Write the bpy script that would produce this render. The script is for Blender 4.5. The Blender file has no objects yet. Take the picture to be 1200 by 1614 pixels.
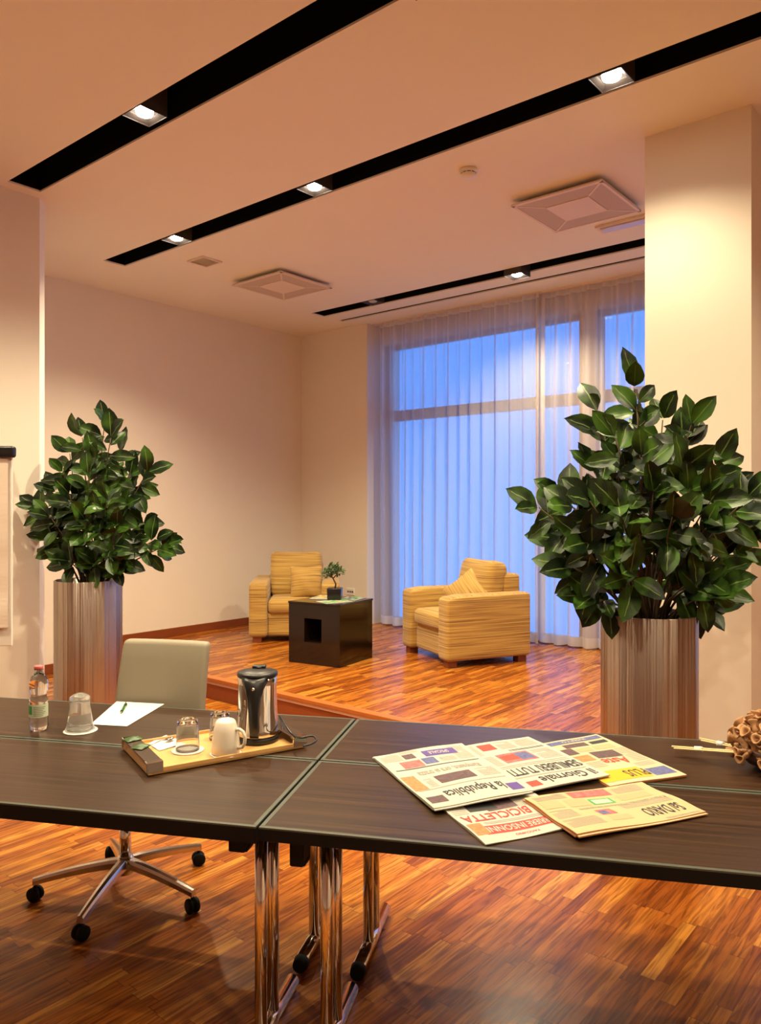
import bpy, bmesh, math, random
from mathutils import Vector, Matrix, noise
PI = math.pi
R = math.radians
COL = bpy.context.scene.collection
scene = bpy.context.scene

# ------------------------------------------------------------------ camera, world, exposure
YAW = R(39.65)
CA, SA = math.cos(YAW), math.sin(YAW)
EYE = 1.6          # eye height
F = 1215.0         # focal length in pixels of the 1200x1614 frame
HZ = 800.0         # horizon row
STAGE = 0.18
CEIL = 3.83
TOP = 0.74         # table top

cam_d = bpy.data.cameras.new('camera')
cam = bpy.data.objects.new('camera', cam_d)
COL.objects.link(cam)
cam.location = (0, 0, EYE)
cam.rotation_euler = (R(90), 0, YAW)
cam_d.sensor_width = 36
cam_d.lens = 36 * F / 1614
cam_d.shift_y = -7.0 / 1614
cam_d.clip_start = 0.05
scene.camera = cam

scene.view_settings.view_transform = 'Standard'
scene.view_settings.look = 'None'
scene.view_settings.gamma = 1
scene.view_settings.exposure = 0.45

world = bpy.data.worlds.new('world')
scene.world = world
world.use_nodes = True
wn = world.node_tree.nodes
wl = world.node_tree.links
bg = wn['Background']
tc = wn.new('ShaderNodeTexCoord')
sx = wn.new('ShaderNodeSeparateXYZ')
rp = wn.new('ShaderNodeValToRGB')
rp.color_ramp.elements[0].position = 0.0
rp.color_ramp.elements[0].color = (0.05, 0.33, 1.0, 1)
rp.color_ramp.elements[1].position = 0.5
rp.color_ramp.elements[1].color = (0.02, 0.27, 1.0, 1)
wl.new(tc.outputs['Generated'], sx.inputs[0])
wl.new(sx.outputs['Z'], rp.inputs[0])
wl.new(rp.outputs[0], bg.inputs['Color'])
bg.inputs['Strength'].default_value = 1.75

LAMP_COL = (1.0, 0.84, 0.54)
LAMP_W = 285.0
SPOT_ANG = R(133)
SPOT_BLEND = 0.72


# ------------------------------------------------------------------ coordinates
def c2w(X, Y, z=0.0):
    "metres to the right of and ahead of the camera -> room coordinates"
    return Vector((CA * X - SA * Y, SA * X + CA * Y, z))


def at(px, py, z):
    "the point of the horizontal plane z that the photo shows at (px, py)"
    Y = (EYE - z) * F / (py - HZ)
    return c2w((px - 600) / F * Y, Y, z)


def atY(px, py, Y):
    return c2w((px - 600) / F * Y, Y, EYE - (py - HZ) * Y / F)


# ------------------------------------------------------------------ material helpers
def new_mat(name):
    m = bpy.data.materials.new(name)
    m.use_nodes = True
    return m, m.node_tree.nodes, m.node_tree.links, m.node_tree.nodes['Principled BSDF']


def mat(name, col, rough=0.5, metal=0.0, spec=0.5, noise_amt=0.0, noise_scale=20.0, bump=0.0, bump_scale=200.0,
        coat=0.0, trans=0.0, ior=1.45, sheen=0.0, stretch=(1, 1, 1)):
    m, n, l, b = new_mat(name)
    b.inputs['Base Color'].default_value = (*col, 1)
    b.inputs['Roughness'].default_value = rough
    b.inputs['Metallic'].default_value = metal
    b.inputs['Specular IOR Level'].default_value = spec
    b.inputs['Coat Weight'].default_value = coat
    b.inputs['Transmission Weight'].default_value = trans
    b.inputs['IOR'].default_value = ior
    b.inputs['Sheen Weight'].default_value = sheen
    t = n.new('ShaderNodeTexCoord')
    mp = n.new('ShaderNodeMapping')
    mp.inputs['Scale'].default_value = stretch
    l.new(t.outputs['Object'], mp.inputs[0])
    if noise_amt > 0:
        nz = n.new('ShaderNodeTexNoise')
        nz.inputs['Scale'].default_value = noise_scale
        nz.inputs['Detail'].default_value = 4
        l.new(mp.outputs[0], nz.inputs['Vector'])
        mx = n.new('ShaderNodeMix')
        mx.data_type = 'RGBA'
        mx.inputs['A'].default_value = (*[c * (1 - noise_amt) for c in col], 1)
        mx.inputs['B'].default_value = (*[min(1, c * (1 + noise_amt)) for c in col], 1)
        l.new(nz.outputs['Fac'], mx.inputs['Factor'])
        l.new(mx.outputs['Result'], b.inputs['Base Color'])
    if bump > 0:
        nz = n.new('ShaderNodeTexNoise')
        nz.inputs['Scale'].default_value = bump_scale
        nz.inputs['Detail'].default_value = 3
        l.new(mp.outputs[0], nz.inputs['Vector'])
        bp = n.new('ShaderNodeBump')
        bp.inputs['Strength'].default_value = bump
        bp.inputs['Distance'].default_value = 0.01
        l.new(nz.outputs['Fac'], bp.inputs['Height'])
        l.new(bp.outputs[0], b.inputs['Normal'])
    return m


def emis(name, col, s):
    m, n, l, b = new_mat(name)
    b.inputs['Base Color'].default_value = (*col, 1)
    b.inputs['Emission Color'].default_value = (*col, 1)
    b.inputs['Emission Strength'].default_value = s
    return m


def math_node(n, l, op, a, b=None):
    m = n.new('ShaderNodeMath')
    m.operation = op
    for i, v in enumerate((a, b)):
        if v is None:
            continue
        if isinstance(v, (int, float)):
            m.inputs[i].default_value = v
        else:
            l.new(v, m.inputs[i])
    return m.outputs[0]


def parquet():
    m, n, l, b = new_mat('parquet')
    t = n.new('ShaderNodeTexCoord')
    s = n.new('ShaderNodeSeparateXYZ')
    l.new(t.outputs['Object'], s.inputs[0])
    X, Y = s.outputs['X'], s.outputs['Y']
    # blocks of strips: rows along x are one block wide, strips run along y
    bw, pw, pl = 0.40, 0.05, 0.44
    col_i = math_node(n, l, 'FLOOR', math_node(n, l, 'DIVIDE', X, pw))
    blk_i = math_node(n, l, 'FLOOR', math_node(n, l, 'DIVIDE', X, bw))
    w1 = n.new('ShaderNodeTexWhiteNoise')
    w1.noise_dimensions = '1D'
    l.new(blk_i, w1.inputs['W'])
    w1b = n.new('ShaderNodeTexWhiteNoise')
    w1b.noise_dimensions = '1D'
    l.new(col_i, w1b.inputs['W'])
    yo = math_node(n, l, 'ADD', math_node(n, l, 'DIVIDE', Y, pl),
                   math_node(n, l, 'ADD', w1.outputs['Value'], math_node(n, l, 'MULTIPLY', w1b.outputs['Value'], 0.35)))
    row_i = math_node(n, l, 'FLOOR', yo)
    cb = n.new('ShaderNodeCombineXYZ')
    l.new(col_i, cb.inputs[0])
    l.new(row_i, cb.inputs[1])
    w2 = n.new('ShaderNodeTexWhiteNoise')
    w2.noise_dimensions = '2D'
    l.new(cb.outputs[0], w2.inputs['Vector'])
    rp = n.new('ShaderNodeValToRGB')
    e = rp.color_ramp.elements
    e[0].position = 0.0
    e[0].color = (0.22, 0.052, 0.006, 1)
    e[1].position = 1.0
    e[1].color = (0.60, 0.25, 0.038, 1)
    for p, c in ((0.25, (0.35, 0.095, 0.010, 1)), (0.55, (0.42, 0.13, 0.014, 1)), (0.82, (0.49, 0.17, 0.020, 1))):
        k = e.new(p)
        k.color = c
    l.new(w2.outputs['Value'], rp.inputs[0])
    # grain: noise stretched along the strip, shifted per strip
    mp = n.new('ShaderNodeMapping')
    mp.inputs['Scale'].default_value = (55, 3.5, 1)
    off = n.new('ShaderNodeCombineXYZ')
    l.new(math_node(n, l, 'MULTIPLY', w2.outputs['Value'], 37.0), off.inputs[1])
    l.new(off.outputs[0], mp.inputs['Location'])
    l.new(t.outputs['Object'], mp.inputs[0])
    nz = n.new('ShaderNodeTexNoise')
    nz.inputs['Scale'].default_value = 1.0
    nz.inputs['Detail'].default_value = 5
    nz.inputs['Distortion'].default_value = 1.2
    l.new(mp.outputs[0], nz.inputs['Vector'])
    gr = n.new('ShaderNodeValToRGB')
    gr.color_ramp.elements[0].position = 0.38
    gr.color_ramp.elements[0].color = (0.5, 0.42, 0.38, 1)
    gr.color_ramp.elements[1].position = 0.6
    gr.color_ramp.elements[1].color = (1.1, 1.1, 1.1, 1)
    l.new(nz.outputs['Fac'], gr.inputs[0])
    mx = n.new('ShaderNodeMix')
    mx.data_type = 'RGBA'
    mx.blend_type = 'MULTIPLY'
    mx.inputs['Factor'].default_value = 1
    l.new(rp.outputs[0], mx.inputs['A'])
    l.new(gr.outputs[0], mx.inputs['B'])
    # joints
    fx = math_node(n, l, 'FRACT', math_node(n, l, 'DIVIDE', X, pw))
    fy = math_node(n, l, 'FRACT', yo)
    jx = math_node(n, l, 'LESS_THAN', fx, 0.022)
    jy = math_node(n, l, 'LESS_THAN', fy, 0.006)
    j = math_node(n, l, 'MAXIMUM', jx, jy)
    mx2 = n.new('ShaderNodeMix')
    mx2.data_type = 'RGBA'
    mx2.inputs['B'].default_value = (0.09, 0.028, 0.010, 1)
    l.new(math_node(n, l, 'MULTIPLY', j, 0.75), mx2.inputs['Factor'])
    l.new(mx.outputs['Result'], mx2.inputs['A'])
    l.new(mx2.outputs['Result'], b.inputs['Base Color'])
    b.inputs['Roughness'].default_value = 0.27
    b.inputs['Specular IOR Level'].default_value = 0.5
    nb = n.new('ShaderNodeTexNoise')
    nb.inputs['Scale'].default_value = 6
    l.new(t.outputs['Object'], nb.inputs['Vector'])
    bp = n.new('ShaderNodeBump')
    b.inputs['Specular IOR Level'].default_value = 0.38
    bp.inputs['Strength'].default_value = 0.12
    bp.inputs['Distance'].default_value = 0.02
    l.new(math_node(n, l, 'ADD', nb.outputs['Fac'], math_node(n, l, 'MULTIPLY', w2.outputs['Value'], 0.06)), bp.inputs['Height'])
    l.new(bp.outputs[0], b.inputs['Normal'])
    return m


def wenge():
    m, n, l, b = new_mat('wenge_laminate')
    t = n.new('ShaderNodeTexCoord')
    mp = n.new('ShaderNodeMapping')
    mp.inputs['Scale'].default_value = (1.2, 90, 90)
    l.new(t.outputs['Object'], mp.inputs[0])
    nz = n.new('ShaderNodeTexNoise')
    nz.inputs['Scale'].default_value = 1
    nz.inputs['Detail'].default_value = 6
    nz.inputs['Distortion'].default_value = 0.3
    l.new(mp.outputs[0], nz.inputs['Vector'])
    rp = n.new('ShaderNodeValToRGB')
    rp.color_ramp.elements[0].position = 0.32
    rp.color_ramp.elements[0].color = (0.018, 0.008, 0.004, 1)
    rp.color_ramp.elements[1].position = 0.66
    rp.color_ramp.elements[1].color = (0.056, 0.026, 0.013, 1)
    l.new(nz.outputs['Fac'], rp.inputs[0])
    l.new(rp.outputs[0], b.inputs['Base Color'])
    b.inputs['Roughness'].default_value = 0.33
    b.inputs['Specular IOR Level'].default_value = 0.36
    return m


def ribbed_fabric():
    m, n, l, b = new_mat('ochre_ribbed_fabric')
    t = n.new('ShaderNodeTexCoord')
    s = n.new('ShaderNodeSeparateXYZ')
    l.new(t.outputs['Object'], s.inputs[0])
    sn = n.new('ShaderNodeSeparateXYZ')
    l.new(t.outputs['Normal'], sn.inputs[0])
    up = math_node(n, l, 'GREATER_THAN', math_node(n, l, 'ABSOLUTE', sn.outputs['Z']), 0.75)
    mx = n.new('ShaderNodeMix')
    mx.data_type = 'FLOAT'
    l.new(up, mx.inputs['Factor'])
    l.new(s.outputs['Z'], mx.inputs['A'])
    l.new(s.outputs['Y'], mx.inputs['B'])
    cb = n.new('ShaderNodeCombineXYZ')
    l.new(math_node(n, l, 'MULTIPLY', mx.outputs['Result'], 135.0), cb.inputs[2])
    l.new(math_node(n, l, 'MULTIPLY', s.outputs['X'], 1.6), cb.inputs[0])
    l.new(math_node(n, l, 'MULTIPLY', s.outputs['Y'], 1.6), cb.inputs[1])
    nz = n.new('ShaderNodeTexNoise')
    nz.inputs['Scale'].default_value = 1
    nz.inputs['Detail'].default_value = 2.5
    l.new(cb.outputs[0], nz.inputs['Vector'])
    rp = n.new('ShaderNodeValToRGB')
    e = rp.color_ramp.elements
    e[0].position = 0.36
    e[0].color = (0.24, 0.115, 0.022, 1)
    e[1].position = 0.62
    e[1].color = (0.55, 0.35, 0.08, 1)
    k = e.new(0.47)
    k.color = (0.42, 0.235, 0.048, 1)
    l.new(nz.outputs['Fac'], rp.inputs[0])
    l.new(rp.outputs[0], b.inputs['Base Color'])
    b.inputs['Roughness'].default_value = 0.75
    b.inputs['Sheen Weight'].default_value = 0.3
    bp = n.new('ShaderNodeBump')
    bp.inputs['Strength'].default_value = 0.4
    bp.inputs['Distance'].default_value = 0.006
    l.new(nz.outputs['Fac'], bp.inputs['Height'])
    l.new(bp.outputs[0], b.inputs['Normal'])
    return m


def brushed_steel():
    m, n, l, b = new_mat('brushed_steel')
    b.inputs['Metallic'].default_value = 1
    b.inputs['Base Color'].default_value = (0.42, 0.355, 0.315, 1)
    b.inputs['Roughness'].default_value = 0.30
    b.inputs['Anisotropic'].default_value = 0.85
    tg = n.new('ShaderNodeTangent')
    tg.direction_type = 'RADIAL'
    tg.axis = 'Z'
    l.new(tg.outputs[0], b.inputs['Tangent'])
    b.inputs['Anisotropic Rotation'].default_value = 0.25
    t = n.new('ShaderNodeTexCoord')
    mp = n.new('ShaderNodeMapping')
    mp.inputs['Scale'].default_value = (1, 1, 0.004)
    l.new(t.outputs['Object'], mp.inputs[0])
    nz = n.new('ShaderNodeTexNoise')
    nz.inputs['Scale'].default_value = 22
    nz.inputs['Detail'].default_value = 4
    l.new(mp.outputs[0], nz.inputs['Vector'])
    bp = n.new('ShaderNodeBump')
    bp.inputs['Strength'].default_value = 1.0
    bp.inputs['Distance'].default_value = 0.02
    l.new(nz.outputs['Fac'], bp.inputs['Height'])
    l.new(bp.outputs[0], b.inputs['Normal'])
    return m


def leaf_mat():
    m, n, l, b = new_mat('glossy_leaf')
    uv = n.new('ShaderNodeUVMap')
    s = n.new('ShaderNodeSeparateXYZ')
    l.new(uv.outputs[0], s.inputs[0])
    d = math_node(n, l, 'ABSOLUTE', math_node(n, l, 'SUBTRACT', s.outputs['X'], 0.5))
    rib = math_node(n, l, 'LESS_THAN', d, 0.028)
    # side veins
    vv = math_node(n, l, 'SUBTRACT', math_node(n, l, 'MULTIPLY', s.outputs['Y'], 9.0), math_node(n, l, 'MULTIPLY', d, 7.0))
    vein = math_node(n, l, 'LESS_THAN', math_node(n, l, 'FRACT', vv), 0.07)
    t = n.new('ShaderNodeTexCoord')
    nz = n.new('ShaderNodeTexNoise')
    nz.inputs['Scale'].default_value = 7
    l.new(t.outputs['Object'], nz.inputs['Vector'])
    rp = n.new('ShaderNodeValToRGB')
    rp.color_ramp.elements[0].position = 0.45
    rp.color_ramp.elements[0].color = (0.005, 0.014, 0.004, 1)
    rp.color_ramp.elements[1].position = 0.64
    rp.color_ramp.elements[1].color = (0.046, 0.115, 0.011, 1)
    l.new(nz.outputs['Fac'], rp.inputs[0])
    mx = n.new('ShaderNodeMix')
    mx.data_type = 'RGBA'
    mx.inputs['B'].default_value = (0.16, 0.24, 0.06, 1)
    l.new(math_node(n, l, 'MAXIMUM', math_node(n, l, 'MULTIPLY', rib, 0.8), math_node(n, l, 'MULTIPLY', vein, 0.18)), mx.inputs['Factor'])
    l.new(rp.outputs[0], mx.inputs['A'])
    geo = n.new('ShaderNodeNewGeometry')
    m2 = n.new('ShaderNodeMix')
    m2.data_type = 'RGBA'
    m2.inputs['B'].default_value = (0.055, 0.042, 0.016, 1)
    l.new(geo.outputs['Backfacing'], m2.inputs['Factor'])
    l.new(mx.outputs['Result'], m2.inputs['A'])
    l.new(m2.outputs['Result'], b.inputs['Base Color'])
    b.inputs['Roughness'].default_value = 0.38
    b.inputs['Specular IOR Level'].default_value = 0.32
    return m


def curtain_mat(name, transp, col=(0.80, 0.72, 0.68)):
    m, n, l, b = new_mat(name)
    out = n['Material Output']
    tr = n.new('ShaderNodeBsdfTransparent')
    tr.inputs['Color'].default_value = (0.9, 0.92, 1.0, 1)
    tl = n.new('ShaderNodeBsdfTranslucent')
    tl.inputs['Color'].default_value = (*col, 1)
    df = n.new('ShaderNodeBsdfDiffuse')
    df.inputs['Color'].default_value = (*col, 1)
    m1 = n.new('ShaderNodeMixShader')
    m1.inputs[0].default_value = 0.5
    l.new(tl.outputs[0], m1.inputs[1])
    l.new(df.outputs[0], m1.inputs[2])
    m2 = n.new('ShaderNodeMixShader')
    lw = n.new('ShaderNodeLayerWeight')
    lw.inputs['Blend'].default_value = 0.35
    fac = math_node(n, l, 'MULTIPLY', math_node(n, l, 'POWER', math_node(n, l, 'SUBTRACT', 1.0, lw.outputs['Facing']), 1.6), transp)
    l.new(fac, m2.inputs[0])
    l.new(m1.outputs[0], m2.inputs[1])
    l.new(tr.outputs[0], m2.inputs[2])
    l.new(m2.outputs[0], out.inputs['Surface'])
    return m


def pane_mat():
    m, n, l, b = new_mat('window_glass')
    out = n['Material Output']
    tr = n.new('ShaderNodeBsdfTransparent')
    gl = n.new('ShaderNodeBsdfGlossy')
    gl.inputs['Roughness'].default_value = 0.0
    fr = n.new('ShaderNodeFresnel')
    m1 = n.new('ShaderNodeMixShader')
    l.new(fr.outputs[0], m1.inputs[0])
    l.new(tr.outputs[0], m1.inputs[1])
    l.new(gl.outputs[0], m1.inputs[2])
    l.new(m1.outputs[0], out.inputs['Surface'])
    return m


M = dict(
    wall=mat('painted_wall', (0.82, 0.74, 0.64), 0.9, noise_amt=0.02, noise_scale=3, bump=0.03, bump_scale=90),
    ceil=mat('painted_ceiling', (0.86, 0.79, 0.66), 0.95, noise_amt=0.01, noise_scale=2),
    edge=mat('white_corner_trim', (0.88, 0.82, 0.74), 0.6, noise_amt=0.02),
    black=mat('matt_black_channel', (0.004, 0.004, 0.004), 0.9, spec=0.1),
    slot=mat('dark_track_slot', (0.05, 0.04, 0.05), 0.6),
    floor=parquet(),
    base=mat('reddish_baseboard', (0.23, 0.055, 0.016), 0.4, noise_amt=0.2, noise_scale=6, stretch=(1, 1, 30)),
    riser=mat('reddish_step_wood', (0.28, 0.07, 0.02), 0.4, noise_amt=0.2, noise_scale=6, stretch=(1, 1, 30)),
    nosing=mat('step_nosing_wood', (0.42, 0.13, 0.03), 0.35, noise_amt=0.2, noise_scale=5, stretch=(1, 20, 20)),
    strip=mat('metal_step_strip', (0.55, 0.36, 0.28), 0.4, metal=0.3),
    frame=mat('grey_brown_window_frame', (0.22, 0.17, 0.15), 0.6),
    pane=pane_mat(),
    curt=curtain_mat('sheer_curtain', 0.42),
    curt2=curtain_mat('sheer_curtain_hem', 0.06, (0.84, 0.78, 0.72)),
    steel=brushed_steel(),
    chrome=mat('chrome', (0.78, 0.75, 0.72), 0.10, metal=1),
    kchrome=mat('polished_kettle_steel', (0.72, 0.69, 0.66), 0.07, metal=1),
    alu=mat('polished_aluminium', (0.66, 0.62, 0.58), 0.22, metal=1),
    blackp=mat('black_plastic', (0.012, 0.012, 0.013), 0.35),
    rubber=mat('black_rubber', (0.005, 0.005, 0.005), 0.7, spec=0.25),
    band=mat('grey_green_edge_band', (0.070, 0.078, 0.062), 0.4),
    soil=mat('dark_soil', (0.02, 0.014, 0.01), 1.0, bump=0.8, bump_scale=60),
    leaf=leaf_mat(),
    stem=mat('brown_stem', (0.075, 0.045, 0.022), 0.7, noise_amt=0.3),
    wenge=wenge(),
    fabric=ribbed_fabric(),
    redwood=mat('reddish_wood_foot', (0.20, 0.05, 0.02), 0.4, noise_amt=0.2),
    lacq=mat('dark_brown_lacquer', (0.012, 0.0055, 0.0025), 0.16, noise_amt=0.5, noise_scale=5, coat=0.15),
    white=mat('white_plastic', (0.82, 0.78, 0.72), 0.5),
    vent=mat('white_vent_metal', (0.78, 0.64, 0.52), 0.6),
    perf=mat('perforated_vent_mesh', (0.56, 0.44, 0.34), 0.7, noise_amt=0.25, noise_scale=260),
    leather=mat('taupe_chair_upholstery', (0.25, 0.215, 0.155), 0.55, noise_amt=0.10, noise_scale=160, bump=0.15, bump_scale=350, stretch=(1, 1, 3)),
    paper=mat('white_paper', (0.66, 0.65, 0.63), 0.8),
    chartpaper=mat('chart_paper', (0.86, 0.74, 0.64), 0.8, noise_amt=0.05, noise_scale=6, stretch=(1, 1, 6), bump=0.15, bump_scale=9),
    news=mat('newsprint', (0.42, 0.40, 0.335), 0.85, noise_amt=0.04, noise_scale=14),
    newsw=mat('white_newsprint', (0.45, 0.43, 0.385), 0.85, noise_amt=0.04, noise_scale=14),
    newsy=mat('cream_newsprint', (0.45, 0.395, 0.27), 0.85, noise_amt=0.04, noise_scale=14),
    newsp=mat('salmon_newsprint', (0.48, 0.375, 0.215), 0.85, noise_amt=0.05, noise_scale=14),
    pedge=mat('orange_newsprint_edge', (0.50, 0.20, 0.08), 0.9, noise_amt=0.3, noise_scale=60, stretch=(1, 1, 20)),
    ink=mat('black_ink', (0.035, 0.035, 0.04), 0.8),
    grey=mat('grey_text_ink', (0.30, 0.28, 0.24), 0.85),
    tan=mat('tan_print', (0.48, 0.33, 0.19), 0.85),
    red=mat('red_ink', (0.62, 0.06, 0.045), 0.8),
    pink=mat('mottled_red_photo_print', (0.55, 0.12, 0.12), 0.8, noise_amt=0.8, noise_scale=70),
    dphoto=mat('mottled_dark_photo_print', (0.10, 0.06, 0.07), 0.8, noise_amt=0.8, noise_scale=90),
    bphoto=mat('mottled_blue_photo_print', (0.10, 0.11, 0.25), 0.8, noise_amt=0.7, noise_scale=90),
    purple=mat('purple_print', (0.10, 0.06, 0.25), 0.8),
    orange=mat('mottled_orange_photo_print', (0.60, 0.19, 0.08), 0.8, noise_amt=0.6, noise_scale=90),
    yellow=mat('yellow_print', (0.62, 0.36, 0.02), 0.8),
    green=mat('green_print', (0.06, 0.32, 0.10), 0.7),
    glass=mat('clear_glass', (0.97, 0.98, 0.97), 0.0, trans=1.0, ior=1.45),
    water=mat('clear_water_bottle_plastic', (0.97, 0.99, 0.98), 0.02, trans=1.0, ior=1.34),
    film=mat('crinkled_clear_film', (0.93, 0.93, 0.90), 0.08, trans=0.85, ior=1.25),
    ceramic=mat('cream_ceramic', (0.78, 0.71, 0.60), 0.25, coat=0.3),
    traywood=mat('light_beech_wood', (0.70, 0.40, 0.15), 0.3, noise_amt=0.12, noise_scale=7, stretch=(2, 30, 2), coat=0.3),
    strap=mat('dark_brown_tray_strap', (0.050, 0.027, 0.018), 0.3),
    sachet=mat('dark_green_sachet', (0.035, 0.085, 0.022), 0.4, noise_amt=0.5, noise_scale=60),
    cap=mat('pink_red_cap', (0.72, 0.16, 0.15), 0.4),
    label=mat('pale_bottle_label', (0.55, 0.64, 0.46), 0.5),
    reed=mat('pale_bamboo', (0.80, 0.62, 0.34), 0.5, noise_amt=0.1, noise_scale=40),
    pod=mat('dried_seed_pod', (0.42, 0.22, 0.10), 0.7, noise_amt=0.45, noise_scale=50),
    podd=mat('dark_woody_bowl', (0.09, 0.035, 0.02), 0.4, noise_amt=0.4, noise_scale=40),
    housing=mat('dark_bronze_housing', (0.055, 0.042, 0.035), 0.5),
    refl=mat('lamp_reflector', (0.9, 0.88, 0.82), 0.25, metal=0.9),
    lens=emis('lit_lamp_lens', (1.0, 0.93, 0.78), 40.0),
    lensoff=mat('unlit_lamp_lens', (0.5, 0.55, 0.5), 0.1),
    tube=mat('louvre_plastic', (0.62, 0.56, 0.62), 0.2),
    pblack=mat('black_ceramic_pot', (0.012, 0.010, 0.012), 0.2),
    bonsai=mat('small_bonsai_leaves', (0.06, 0.11, 0.035), 0.5, noise_amt=0.5, noise_scale=40),
    pen=mat('green_pen_plastic', (0.02, 0.12, 0.02), 0.25),
)


# ------------------------------------------------------------------ mesh helpers
def rot2(x, y, a):
    c, s = math.cos(a), math.sin(a)
    return x * c - y * s, x * s + y * c


class MB:
    def __init__(self):
        self.bm = bmesh.new()
        self.mi = 0

    def _set(self, faces):
        for f in faces:
            f.material_index = self.mi

    def face(self, pts):
        f = self.bm.faces.new([self.bm.verts.new(p) for p in pts])
        f.material_index = self.mi
        return f

    def box(self, c, s, rz=0.0, bev=0.0, seg=2, rot=None):
        r = bmesh.ops.create_cube(self.bm, size=1)
        vs = r['verts']
        for v in vs:
            v.co = Vector((v.co.x * s[0], v.co.y * s[1], v.co.z * s[2]))
        fs = list({f for v in vs for f in v.link_faces})
        self._set(fs)
        if bev > 0:
            es = list({e for v in vs for e in v.link_edges})
            g = bmesh.ops.bevel(self.bm, geom=es, offset=bev, segments=seg, affect='EDGES', profile=0.5)
            vs = list({v for f in g['faces'] for v in f.verts} | {v for v in vs if v.is_valid})
            self._set({f for v in vs for f in v.link_faces})
        m = rot if rot is not None else Matrix.Rotation(rz, 4, 'Z')
        for v in vs:
            v.co = m @ v.co + Vector(c)
        return vs

    def span(self, a, b, bev=0.0):
        c = [(a[i] + b[i]) / 2 for i in range(3)]
        s = [abs(b[i] - a[i]) for i in range(3)]
        return self.box(c, s, 0, bev)

    def grid(self, fn, nu, nv, flip=False):
        vs = [[self.bm.verts.new(fn(i / nu, j / nv)) for j in range(nv + 1)] for i in range(nu + 1)]
        out = []
        for i in range(nu):
            for j in range(nv):
                q = [vs[i][j], vs[i + 1][j], vs[i + 1][j + 1], vs[i][j + 1]]
                if flip:
                    q.reverse()
                f = self.bm.faces.new(q)
                f.material_index = self.mi
                f.smooth = True
                out.append(f)
        return vs

    def lathe(self, prof, seg=32, c=(0, 0, 0), fn=None, axis=None):
        rings = []
        for r, z in prof:
            ring = []
            if r < 1e-6:
                ring = [self.bm.verts.new((0, 0, z))] * seg
            else:
                for k in range(seg):
                    a = 2 * PI * k / seg
                    rr = r if fn is None else r * fn(a, z)
                    ring.append(self.bm.verts.new((rr * math.cos(a), rr * math.sin(a), z)))
            rings.append(ring)
        vset = {v for ring in rings for v in ring}
        for i in range(len(rings) - 1):
            a, b = rings[i], rings[i + 1]
            for k in range(seg):
                q = []
                for v in (a[k], a[(k + 1) % seg], b[(k + 1) % seg], b[k]):
                    if v not in q:
                        q.append(v)
                if len(q) >= 3:
                    try:
                        f = self.bm.faces.new(q)
                        f.smooth = True
                        f.material_index = self.mi
                    except ValueError:
                        pass
        m = Matrix.Identity(3) if axis is None else axis
        for v in vset:
            v.co = m @ v.co + Vector(c)
        return vset

    def tube(self, pts, r, seg=10, caps=True):
        pts = [Vector(p) for p in pts]
        rs = r if isinstance(r, (list, tuple)) else [r] * len(pts)
        rings = []
        prev = None
        for i, p in enumerate(pts):
            if i == 0:
                d = pts[1] - p
            elif i == len(pts) - 1:
                d = p - pts[i - 1]
            else:
                d = (pts[i + 1] - p).normalized() + (p - pts[i - 1]).normalized()
            d.normalize()
            if prev is None:
                prev = Vector((0, 0, 1)) if abs(d.z) < 0.9 else Vector((1, 0, 0))
            x = (prev - d * prev.dot(d)).normalized()
            prev = x
            y = d.cross(x)
            rings.append([self.bm.verts.new(p + (x * math.cos(2 * PI * k / seg) + y * math.sin(2 * PI * k / seg)) * rs[i]) for k in range(seg)])
        for i in range(len(rings) - 1):
            for k in range(seg):
                f = self.bm.faces.new((rings[i][k], rings[i][(k + 1) % seg], rings[i + 1][(k + 1) % seg], rings[i + 1][k]))
                f.smooth = True
                f.material_index = self.mi
        if caps:
            for rg, rev in ((rings[0], True), (rings[-1], False)):
                f = self.bm.faces.new(rg[::-1] if rev else rg)
                f.material_index = self.mi

    def soft(self, c, s, r, m=6, fn=None, rz=0.0, rot=None):
        "rounded box: full sizes s, corner radius r; fn deforms the local point first"
        h = [x / 2 for x in s]
        ax = []
        for k in range(3):
            e = h[k] - r
            pos = [h[k] - r + r * t for t in (0.35, 0.7, 1.0)]
            inner = [-e + 2 * e * t / m for t in range(m + 1)]
            ax.append([-p for p in pos[::-1]] + inner + pos)
        n = [len(a) - 1 for a in ax]
        V = {}

        def vert(i, j, k):
            key = (i, j, k)
            if key not in V:
                p = Vector((ax[0][i], ax[1][j], ax[2][k]))
                q = Vector([max(-(h[t] - r), min(h[t] - r, p[t])) for t in range(3)])
                d = p - q
                if d.length > 1e-9:
                    p = q + d.normalized() * r
                if fn:
                    p = fn(p)
                if rot is not None:
                    p = rot @ p
                elif rz:
                    x, y = rot2(p.x, p.y, rz)
                    p = Vector((x, y, p.z))
                V[key] = self.bm.verts.new(p + Vector(c))
            return V[key]

        def quad(a, b, c_, d):
            f = self.bm.faces.new((a, b, c_, d))
            f.smooth = True
            f.material_index = self.mi
        for i in range(n[0]):
            for j in range(n[1]):
                quad(vert(i, j, 0), vert(i, j + 1, 0), vert(i + 1, j + 1, 0), vert(i + 1, j, 0))
                quad(vert(i, j, n[2]), vert(i + 1, j, n[2]), vert(i + 1, j + 1, n[2]), vert(i, j + 1, n[2]))
        for i in range(n[0]):
            for k in range(n[2]):
                quad(vert(i, 0, k), vert(i + 1, 0, k), vert(i + 1, 0, k + 1), vert(i, 0, k + 1))
                quad(vert(i, n[1], k), vert(i, n[1], k + 1), vert(i + 1, n[1], k + 1), vert(i + 1, n[1], k))
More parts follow.
